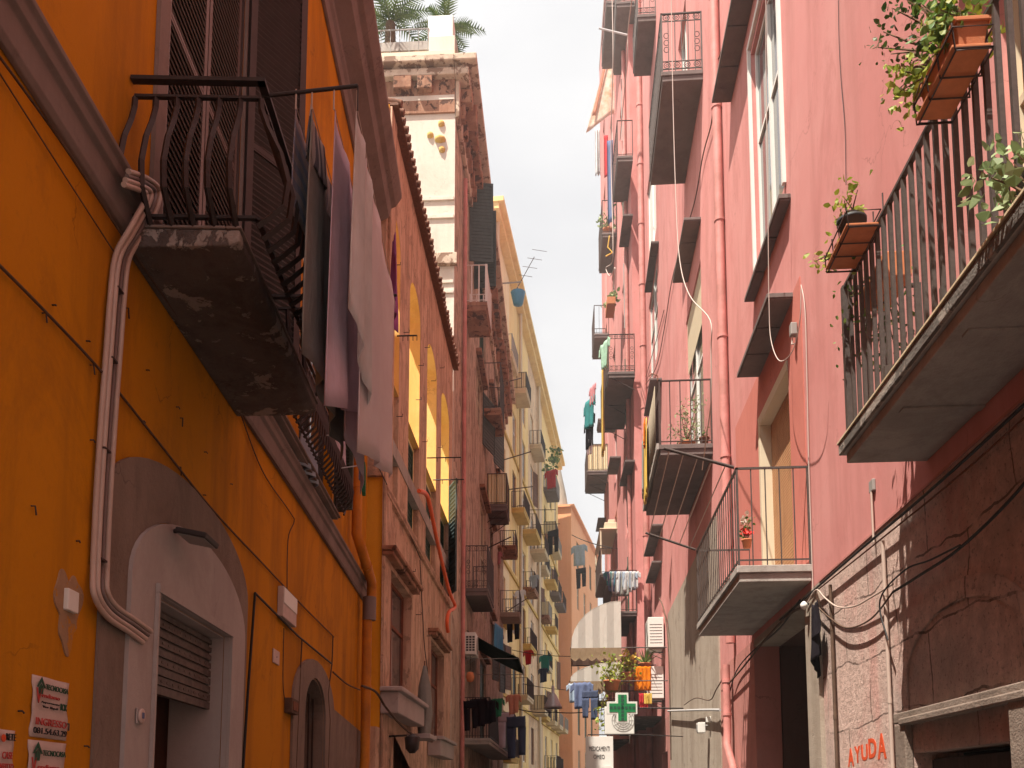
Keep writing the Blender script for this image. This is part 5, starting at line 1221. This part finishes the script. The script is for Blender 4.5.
hang('laundry', 'orange rag lying over the yellow cloth on the third balcony', 'cloth_orange', R1, s0 + 1.95, z + rh + .03, o + .13, (0, 0, 0), (.4, 0, 0), .6, amp=.03, folds=2)
hang('laundry', 'grey cloth hanging lowest behind the yellow cloth', 'cloth_grey', R1, s0 + 2.9, z + rh + .0, o + .09, (0, 0, 0), (.6, 0, 0), 1.4, amp=.04, folds=2)
m = MB()
for q in (s0 + .03,): m.tube([(0, 0, 0), (0, .0, .1), (0, .12, .16), (0, .18, .1)], .012, 5)
tag(m.build('iron_hook', 'rust', None, loc=R1.W(s0 + .03, z + rh, o), rot=(0, 0, R1.rot)), 'rusty hook on the corner of the third balcony rail', 'hook')
# ---- cords and cables on the pink wall
Cr = lambda label, mat, pts, r, o=.03, W=R1, n=6, **k: cable(label, mat, W, [(x, y) for x, y in curve_px(pts, n)], r, o=o, sub=1, **k)
Cr('long white cord falling past the ornate balcony and looping to the window', 'cord_white', [(671, -20), (673, 100), (676, 200), (680, 262), (690, 296), (710, 320), (711, 350), (711, 400), (706, 440), (702, 470)], .009, o=.9)
Cr('white cord looping under the window sill to a bracket', 'cord_white', [(766, -20), (766, 60), (768, 215), (769, 300), (771, 340), (780, 361), (793, 350), (800, 320), (801, 288)], .006, o=.36)
Cr('pale cord running down the edge of the red painted band', 'cord_white', [(801, 285), (805, 310), (807, 380), (809, 470), (813, 590)], .007, o=.02)
Cr('thin black cable running down the upper pink wall', 'cable_black', [(838, -20), (839, 40), (841, 80), (845, 130), (846, 185)], .004, o=.015)
Cr('dark twig like cable winding beside the drainpipe', 'cable_brown', [(748, -10), (735, 20), (722, 50), (714, 75), (713, 105), (711, 125), (703, 155), (695, 200), (683, 240), (672, 280), (664, 330), (655, 370), (636, 395)], .014, o=.05)
Cr('faint cable between the small sills of the pink wall', 'cable_brown', [(664, 310), (655, 345), (645, 380), (640, 400)], .012, o=.04)
e = thing('wall_lamp', 'small grey socket box with short cable under the window hood', 'socket', R1, *R1.hit(790, 330, .1), .02); MB().box(-.05, .05, 0, .08, -.08, .08).build('casing', 'plastic_grey', e, bevel=.01); MB().tube([(0, .05, -.08), (.02, .06, -.18), (-.03, .04, -.2)], .01, 5).build('tail', 'cord_white', e)
Cr('thick black cable along the top of the stone base', 'cable_black', [(1060, 372), (1010, 418), (960, 464), (910, 508), (860, 550), (812, 592), (780, 620)], .013, o=.06, wob=.006)
Cr('rusty iron rod fixed along the top of the stone base', 'rust', [(1050, 395), (960, 475), (880, 540), (815, 592)], .008, o=.045)
Cr('second black cable hanging lower across the stone base', 'cable_black', [(1060, 440), (1010, 500), (960, 548), (920, 575), (893, 592)], .012, o=.07, wob=.006)
Cr('twisted pale cables sagging between the two conduits', 'conduit_grey', [(893, 584), (870, 598), (855, 606), (838, 607), (825, 598), (816, 590), (806, 606)], .009, o=.07, wob=.008)
Cr('brown cable sagging under the twisted pale cables', 'cable_brown', [(893, 592), (872, 618), (848, 628), (830, 618), (815, 604)], .009, o=.06, wob=.006)
Cr('black cable arching past the conduit in a loose bow', 'cable_black', [(960, 545), (930, 560), (905, 570), (880, 600), (888, 640)], .008, o=.09)
Cr('cable bundle running into the shade under the middle balcony', 'cable_brown', [(806, 606), (790, 614), (765, 640), (745, 665), (732, 680), (722, 691)], .016, o=.1, wob=.012)
Cr('second cable in the shade under the middle balcony', 'cable_black', [(800, 600), (780, 628), (752, 652), (736, 672), (728, 700)], .012, o=.07, wob=.01)
Cr('galvanised rod crossing the grey stone pier', 'galvanised', [(668, 711), (700, 710), (720, 710)], .028, o=.14, cat='rod', name='rod')
Cr('tangle of wires lying over the galvanised rod', 'cable_brown', [(684, 705), (696, 698), (710, 700), (716, 690), (722, 680)], .012, o=.18, wob=.02)
Cr('cable hanging between the air conditioners and the pier', 'cable_brown', [(659, 598), (664, 610), (668, 640), (670, 700), (671, 760)], .02, o=.12)
e, w, h = wallbox('junction_box', 'small grey junction box under the near balcony', 'box', R1, 872, 480, 876, 492, .03, 'plastic_grey'); MB().tube([(0, .025, 0), (-.02, .03, -.5)], .012, 5).build('conduit', 'conduit_grey', e)
e = thing('wall_lamp', 'bare white bulb at the corner of the dark passage', 'lamp', R1, *R1.hit(804, 606, .12), .12); MB().lathe([(0, -.05), (.04, -.02), (.045, .02), (.02, .05), (0, .06)], (0, 0, 0), 12).build('bulb', 'plastic_white', e); MB().tube([(0, -.06, .02), (0, 0, .05)], .012, 5).build('holder', 'cable_black', e)
e = thing('security_lamp', 'white square lamp casting a shadow on the grey stone pier', 'lamp', R1, *R1.hit(699, 728, .25), .03); MB().box(-.13, .13, .1, .26, -.11, .11).build('housing', 'plastic_white', e, bevel=.012); MB().box(-.09, .09, .261, .27, -.07, .07).build('glass', 'plastic_grey', e); MB().tube([(0, 0, .05), (0, .12, .05)], .02, 6).build('bracket', 'plastic_grey', e); MB().box(-.3, -.18, .0, .1, .1, .22).build('sensor', 'plastic_white', e, bevel=.01)
hang('plastic_sheet', 'tattered black plastic wrapped round the passage corner', 'cloth_black', R1, *R1.hit(812, 606, .1), .1, (0, .0, 0), (-.35, .02, 0), .85, amp=.05, folds=2, cat='sheeting', drop2=.35)
# graffiti
s, z = R1.hit(848, 766, .003); e = thing('graffiti', 'hand sprayed red word AYUDA low on the stone base', 'graffiti', R1, s, z, .001)
sr, _ = R1.hit(889, 757); W_ = s - sr
x = 0
for ch, wd, dz, ht in (('A', .17, -.01, .19), ('Y', .16, .02, .17), ('U', .17, .035, .16), ('D', .19, .05, .19), ('A', .2, .03, .24)):
    t = textmesh(ch, 'graffiti_red', e, -x * W_, .0, dz, wd * W_ * .98, ht, 'letter', .002, .035); x += wd * 1.1
# ---- the cluster over the pharmacy
g = 'air conditioners on the pink wall'
s, z = R1.hit(664, 650, 0); acunit(R1, s, z, 0, 'upper of two air conditioners by the grey stone pier', 1.1, 1.0, .5, g)
s, z = R1.hit(664, 700, 0); acunit(R1, s, z, 0, 'lower of two air conditioners, beside the orange cloth', 1.1, 1.05, .55, g)
def free(name, label, cat, px, py, y, rz=0, group=None):
    r = ray(px, py); P = CAM + r * (y / r.y); e = bpy.data.objects.new(name, None); COL.objects.link(e); e.location = P; e.rotation_euler = (0, 0, rz); return tag(e, label, cat, group)
yC = 24.
a = acunit(R1, 0, 0, 0, 'air conditioner with round fan guard facing the camera, behind the green cross', .85, .8, .35, g); r = ray(619, 735); P = CAM + r * (26.5 / r.y); a.location = P; a.rotation_euler = (0, 0, pi)
e = free('pharmacy_sign', 'green pharmacy cross with white rim sticking out from the right wall', 'sign', 622, 708, yC)
u = .115
def crossp(a, b): return [(-a, -b), (-a, -a - 0), (-b, -a), (-b, a), (-a, a), (-a, b), (a, b), (a, a), (b, a), (b, -a), (a, -a), (a, -b)]
def cp(w, h): return [(-w, -h), (w, -h), (w, -w), (h, -w), (h, w), (w, w), (w, h), (-w, h), (-w, w), (-h, w), (-h, -w), (-w, -w)]
MB().prism(cp(.165, .4), -.07, .07).build('rim', 'paint_white', e, bevel=.006)
for sg in (-1, 1): MB().prism(cp(.115, .35), .071 if sg > 0 else -.08, .08 if sg > 0 else -.071).build('panel', 'cross_green', e)
m = MB()
for k in range(-3, 4):
    for d in ((k * .1, 0), (0, k * .1)): m.obox((d[0], -.084, d[1]), (.035, 0, 0), (0, .002, 0), (0, 0, .035))
m.build('light_segment', 'green_paint', e)
x = R1.A.x - e.location.x; MB().tube([(.3, 0, 0), (x, 0, 0)], .022, 6).build('arm', 'iron_dark', e)
e.rotation_euler = (0, 0, .12)
e = free('shop_sign', 'white vertical shop sign with two short lines of black text below the cross', 'sign', 600, 774, 23.)
MB().box(-.36, .34, -.04, .04, -.7, .95).build('board', 'paint_white', e, bevel=.006)
def textf(s_, mat, parent, x, z, w, h, y=-.045):
    t = textmesh(s_, mat, parent, 0, 0, 0, w, h); t.rotation_euler = (0, 0, pi); t.location = (x, y, z); return t
textf('MEDICAMENTI', 'black_text', e, -.27, .58, .52, .12); textf('OMEO', 'black_text', e, -.16, .38, .28, .11)
MB().tube([(-.3, 0, .95), (-.3, 0, 1.0), (.9, 0, 1.0), (2.2, .9, 1.0)], .014, 5).build('bracket', 'iron_dark', e)
e = free('shop_sign', 'second smaller white panel overlapping the lower right of the vertical sign', 'sign', 607, 782, 22.8); MB().prism([(-.22, -.3), (.22, -.3), (.22, .22), (.1, .42), (-.12, .4), (-.22, .25)], -.03, .03).build('board', 'plastic_white', e, bevel=.01); m = MB().prism([(-.05, .05), (.05, .05), (0, .14)], -.04, -.031).build('emblem', 'cloth_yellow', e)
# green and orange things between
def fsheet(label, mat, px0, px1, py, y, drop, cat='laundry', name='laundry', **k):
    P0 = CAM + ray(px0, py) * (y / ray(px0, py).y); P1 = CAM + ray(px1, py) * (y / ray(px1, py).y); t = clothmesh((0, 0, 0), P1 - P0, drop, **k).build(name, mat, None, loc=P0); uvx(t); so = t.modifiers.new('solid', 'SOLIDIFY'); so.thickness = .008; return tag(t, label, cat)
fsheet('bright orange cloth hanging beside the lower air conditioner', 'cloth_orange', 634, 651, 666, 29., .8, amp=.03)
fsheet('small red and yellow bag under the orange cloth', 'cloth_red', 639, 648, 693, 28.6, .5, amp=.03)
fsheet('small yellow cloth under the orange cloth', 'cloth_yellow', 644, 652, 693, 28.4, .35, amp=.03)
e = free('potted_plant', 'yellow green shrub on the crowded balcony left of the orange cloth', 'plant', 612, 690, 28., group='plants over the pharmacy'); po = potmesh(.25, .3).build('pot', 'terracotta', e); bush(e, 'leaf_yellow_green', (0, 0, .6), (.35, .25, .38), 240, .12, 11, (0, 0, .2))
e = free('potted_plant', 'taller yellow flowering shrub beside the orange cloth', 'plant', 627, 682, 29., group='plants over the pharmacy'); po = potmesh(.22, .3).build('pot', 'terracotta', e); bush(e, 'leaf_yellow_green', (0, 0, .6), (.25, .25, .3), 150, .12, 8, (0, 0, .2)); foliage(60, .1, lambda: (random.gauss(0, .25), random.gauss(0, .2), .8 + random.gauss(0, .12)), .9).build('petals', 'cloth_yellow', e, recalc=False)
e = free('yucca_plant', 'spiky dark green yucca above the orange cloth', 'plant', 645, 664, 29.5); m = MB()
for k in range(26):
    a = random.uniform(0, 6.28); el = random.uniform(.3, 1.4); d = Vector((cos(a) * cos(el), sin(a) * cos(el), sin(el))); n = d.orthogonal().normalized() * .035; m.add([-n, n, d * .75 + Vector((0, 0, -.1))], [(0, 1, 2)])
m.build('foliage', 'leaf_green', e, recalc=False); potmesh(.2, .25).build('pot', 'terracotta', e).location = (0, 0, -.22)
e = free('trailing_plant', 'thin yellow vine hanging below the pharmacy balcony', 'plant', 603, 712, 27.); bush(e, 'leaf_yellow_green', (0, 0, 0), (.12, .1, .5), 70, .11, 6, (.1, 0, .6))
# awnings
def awn(label, W, s0, s1, o0, z0, o1, z1, mat, sc=True, cheek=True):
    e = thing('awning', label, 'awning', W, s0, z0, 0, 'striped awnings on the right'); L = s1 - s0; m = MB(); n = 24; k = 8; vs = []
    for i in range(n + 1):
        for j in range(k + 1):
            a = pi / 2 * j / k; o = o0 + (o1 - o0) * sin(a); z = (z1 - z0) * (1 - cos(a)); vs.append((L * i / n, o, z + .03 * cos(i * pi / 3)))
    m.add(vs, [(i * (k + 1) + j, i * (k + 1) + j + 1, (i + 1) * (k + 1) + j + 1, (i + 1) * (k + 1) + j) for i in range(n) for j in range(k)], True)
    if cheek:
        for x in (0, L):
            vs = [(x, o0, 0)] + [(x, o0 + (o1 - o0) * sin(pi / 2 * j / k), (z1 - z0) * (1 - cos(pi / 2 * j / k))) for j in range(k + 1)] + [(x, o0, z1 - z0)]; m.add(vs, [tuple([0] + list(range(1, k + 3)))])
    c = m.build('canopy', mat, e); uvx(c); so = c.modifiers.new('solid', 'SOLIDIFY'); so.thickness = .012
    m = MB()
    def val(p, q, cnt):
        p, q = Vector(p), Vector(q); vs = []
        for i in range(cnt * 6 + 1):
            t = i / (cnt * 6); h = .32 + .1 * abs(sin(pi * t * cnt)); vs += [p.lerp(q, t), p.lerp(q, t) - Vector((0, 0, h))]
        m.add(vs, [(2 * i, 2 * i + 2, 2 * i + 3, 2 * i + 1) for i in range(cnt * 6)])
    zz = z1 - z0; val((0, o1 + .01, zz), (L, o1 + .01, zz), 8); val((-.01, o0, zz), (-.01, o1, zz), 6); v = m.build('valance', 'awning_border', e); so = v.modifiers.new('solid', 'SOLIDIFY'); so.thickness = .01
    m = MB().tube([(0, o1, zz), (L, o1, zz)], .025, 6)
    for x in (.03, L - .03): m.tube([(x, .02, zz), (x, o1, zz)], .02, 6)
    m.build('frame', 'iron_grey', e); return e
ya = 28.5
def zz_(py, y=ya): r = ray(590, py); return 1.6 + r.z * y / r.y
awn('large white and grey scalloped awning, upper of two over the pharmacy', R1, ya + 6, ya + 10, 1.45, zz_(602), 2.8 - (572 - 580) / 900 * ya, zz_(648), 'awning_stripe')
awn('grey striped awning with dark scallops, lower of two', R1, ya + 5.8, ya + 8.6, 1.5, zz_(664), 2.8 - (571 - 580) / 900 * ya, zz_(682), 'awning_stripe')
for k, (x, y, mat, knd, sz, lab, d) in enumerate(((582, 682, 'cloth_blue', 'shirt', .8, 'faded denim shirt hanging under the lower awning', 27.5), (590, 690, 'cloth_denim', 'trousers', .9, 'dark jeans beside the denim shirt', 27.2), (575, 683, 'cloth_lightblue', 'shirt', .6, 'small pale blue top beneath the awning edge', 27.8))):
    e = None; r = ray(x, y); P = CAM + r * (d / r.y); W = R1; s = (P - W.A).dot(W.u); o = (P - W.A).dot(W.n); garment('laundry', lab, mat, W, s, P.z, o, knd, sz, yaw=1.35, group='clothes under the lower awning')
# balconies farther: laundry
def rl(W, px, py, o, mat, knd, sz, lab, yaw=1.2, grp='laundry on the far right balconies'):
    s, z = W.hit(px, py, o); garment('laundry', lab, mat, W, s, z, o, knd, sz * .72, yaw=.35, group=grp)
s0, s1, z, o, rh, sn_ = bI
for k, (f, mat, sz) in enumerate(((.1, 'cloth_white', .9), (.25, 'cloth_lightblue', 1.0), (.4, 'cloth_white', 1.1), (.52, 'cloth_grey', 1.3), (.66, 'cloth_white', 1.2), (.8, 'cloth_blue', 1.1), (.93, 'cloth_teal', .8))):
    garment('laundry', ['short white shirt nearest the wall', 'pale blue shirt, second from the wall', 'white shirt in the middle', 'long grey shirt in the middle', 'second long white shirt', 'blue shirt near the outer corner', 'teal shirt at the outer corner'][k] + ' on the lowest rail with hung washing', mat, R2, s0 - .12, z + rh * .95, o * f + .05, 'shirt', sz * .8, yaw=pi / 2, group='washing on the low right balcony')
rl(R2, 605, 341, 1.9, 'cloth_lightgreen', 'shirt', 1.2, 'pale green shirt by the ornate far balcony')
hang('laundry', 'long yellow cloth hanging off the ornate far balcony', 'cloth_yellow', R2, bA[0] + 1.2, bA[2] + 1.0, bA[3] + .12, (0, 0, 0), (.9, 0, 0), 3.8, amp=.05)
rl(R2, 590, 398, 2.0, 'cloth_teal', 'shirt', 1.7, 'turquoise top high among the far right washing'); rl(R2, 593, 385, 1.9, 'cloth_pink', 'shirt', 1.0, 'pink top above the turquoise one'); rl(R2, 590, 416, 2.0, 'cloth_black', 'shirt', 1.6, 'black top below the turquoise one'); rl(R2, 590, 432, 2.0, 'cloth_pale', 'trousers', 1.2, 'pale cloth just above the cream screened balcony')
s, z = R2.hit(628, 33, 0.3); e = thing('drying_bar', 'thin metal arm holding the big floral cloth high on the right', 'bar', R2, s, z, .3); P = None; MB().tube([(0, 0, -.1), (0, 1.15, .25)], .04, 5).build('arm', 'galvanised', e)
fo = fsheet('large white floral sheet with coral edge blowing from the high metal arm', 'cloth_floral', 610, 614, 45, 44, 5.0, amp=.05, folds=1, taper=-6.5, drop2=3.8, skew=-3, nx=22)
fsheet('coral red strip along the edge of the floral sheet', 'cloth_coral', 609, 611, 42, 43.9, 4.2, amp=.02, folds=1, drop2=4.2, taper=-.6, skew=-8.5)
fsheet('grey cloth hanging below the floral sheet', 'cloth_white', 595, 600, 128, 43.5, 2.6, amp=.1, folds=2)
fsheet('bright red cloth below the floral sheet', 'cloth_red', 604, 608, 135, 43.2, 2.3, amp=.06, folds=1)
fsheet('blue cloth strip hanging past the second high balcony', 'cloth_blue', 607, 613, 140, 43, 4.5, amp=.12, folds=1)
s, z = R2.hit(602, 305, 1.0); e = thing('flower_box', 'small red flower box on the topmost little far balcony', 'planter', R2, s, z, bE[3] - .3); MB().box(-.1, 1.2, -.2, .2, 0, .35).build('trough', 'terracotta', e, bevel=.02); bush(e, 'leaf_pale', (.5, 0, .55), (.6, .25, .2), 90, .2, 6, (.5, 0, .3))
s0, s1, z, o, rh, sn_ = bB; e = thing('potted_plant', 'hanging green plants inside the high far balcony railing', 'plant', R2, s0 + .4, z, o * .6); po = potmesh(.25, .4).build('pot', 'terracotta', e); bush(e, 'leaf_pale', (0, 0, 1.0), (.3, .35, .5), 90, .2, 8, (0, 0, .3))
e = thing('ribbon', 'yellow ribbon hanging on the underside of a high far balcony', 'ribbon', R2, s0, z - .8, o * .5); MB().tube([(0, 0, .6), (0, .1, 0), (0, -.15, -.3), (0, .2, -.5)], .04, 5).build('ribbon', 'cloth_yellow', e)
Cr('white hose coiled from the high far balconies down the pink wall', 'cord_white', [(612, -10), (613, 60), (611, 150), (613, 240), (612, 262), (606, 268), (610, 276), (615, 268), (613, 290)], .018, o=1.2, W=R2)
Cr('pale rope hanging between the two highest slabs', 'cord_white', [(633, -10), (628, 30), (627, 60), (620, 140)], .018, o=.9, W=R2)
# ------------------------------------------------------------------ light
sd = Vector((.365, .42, -1.15)).normalized()
ld = bpy.data.lights.new('sun', 'SUN'); ld.energy = 4.9; ld.angle = radians(.55); ld.color = (1, .93, .82)
lo = bpy.data.objects.new('sun', ld); COL.objects.link(lo); lo.rotation_euler = sd.to_track_quat('-Z', 'Y').to_euler(); lo.location = (0, 0, 60)
w = bpy.data.worlds.new('World'); SC.world = w; w.use_nodes = True; nt = w.node_tree; bg = nt.nodes['Background']
sk = nt.nodes.new('ShaderNodeTexSky'); sk.sky_type = 'NISHITA'; sk.sun_disc = False
sk.sun_elevation = math.asin(-sd.z); sk.sun_rotation = atan2(-sd.x, -sd.y)
sk.dust_density = 3
# thin bright cloud veil over the blue
tc = nt.nodes.new('ShaderNodeTexCoord'); mp = nt.nodes.new('ShaderNodeMapping'); mp.inputs['Scale'].default_value = (1.2, 1.2, 2.6); nt.links.new(tc.outputs['Generated'], mp.inputs[0])
no = nt.nodes.new('ShaderNodeTexNoise'); no.inputs['Scale'].default_value = 1.6; no.inputs['Detail'].default_value = 6; no.inputs['Roughness'].default_value = .55; nt.links.new(mp.outputs[0], no.inputs['Vector'])
mr = nt.nodes.new('ShaderNodeMapRange'); mr.inputs['From Min'].default_value = .3; mr.inputs['From Max'].default_value = .7; mr.inputs['To Min'].default_value = .86; mr.inputs['To Max'].default_value = .98; nt.links.new(no.outputs['Fac'], mr.inputs[0])
cr = nt.nodes.new('ShaderNodeMapRange'); cr.inputs['From Min'].default_value = .3; cr.inputs['From Max'].default_value = .72; cr.inputs['To Min'].default_value = 4.0; cr.inputs['To Max'].default_value = 5.0; nt.links.new(no.outputs['Fac'], cr.inputs[0])
cc = nt.nodes.new('ShaderNodeCombineColor')
for i, f in enumerate((1.0, .99, .99)):
    mu = nt.nodes.new('ShaderNodeMath'); mu.operation = 'MULTIPLY'; mu.inputs[1].default_value = f; nt.links.new(cr.outputs[0], mu.inputs[0]); nt.links.new(mu.outputs[0], cc.inputs[i])
mx = nt.nodes.new('ShaderNodeMix'); mx.data_type = 'RGBA'; nt.links.new(mr.outputs[0], mx.inputs[0]); nt.links.new(sk.outputs[0], mx.inputs[6]); nt.links.new(cc.outputs[0], mx.inputs[7])
nt.links.new(mx.outputs[2], bg.inputs[0]); bg.inputs[1].default_value = .1
hz = MB().box(-150, 150, -60, 260, -1, 58).build('haze', None); tag(hz, kind='stuff')
hm = bpy.data.materials.new('haze_air'); hm.use_nodes = True; ht = hm.node_tree; ht.nodes.remove(ht.nodes['Principled BSDF']); pv = ht.nodes.new('ShaderNodeVolumePrincipled'); pv.inputs['Density'].default_value = .0017; pv.inputs['Color'].default_value = (.95, .93, .92, 1); pv.inputs['Anisotropy'].default_value = .3; ht.links.new(pv.outputs[0], ht.nodes['Material Output'].inputs['Volume']); hz.data.materials.append(hm)
vs = SC.view_settings; vs.view_transform = 'Standard'; vs.look = 'None'; vs.gamma = 1; vs.exposure = 1.15; vs.use_curve_mapping = False
SC.cycles.max_bounces = 6; SC.cycles.diffuse_bounces = 4; SC.cycles.glossy_bounces = 2; SC.cycles.transmission_bounces = 3; SC.cycles.volume_bounces = 0
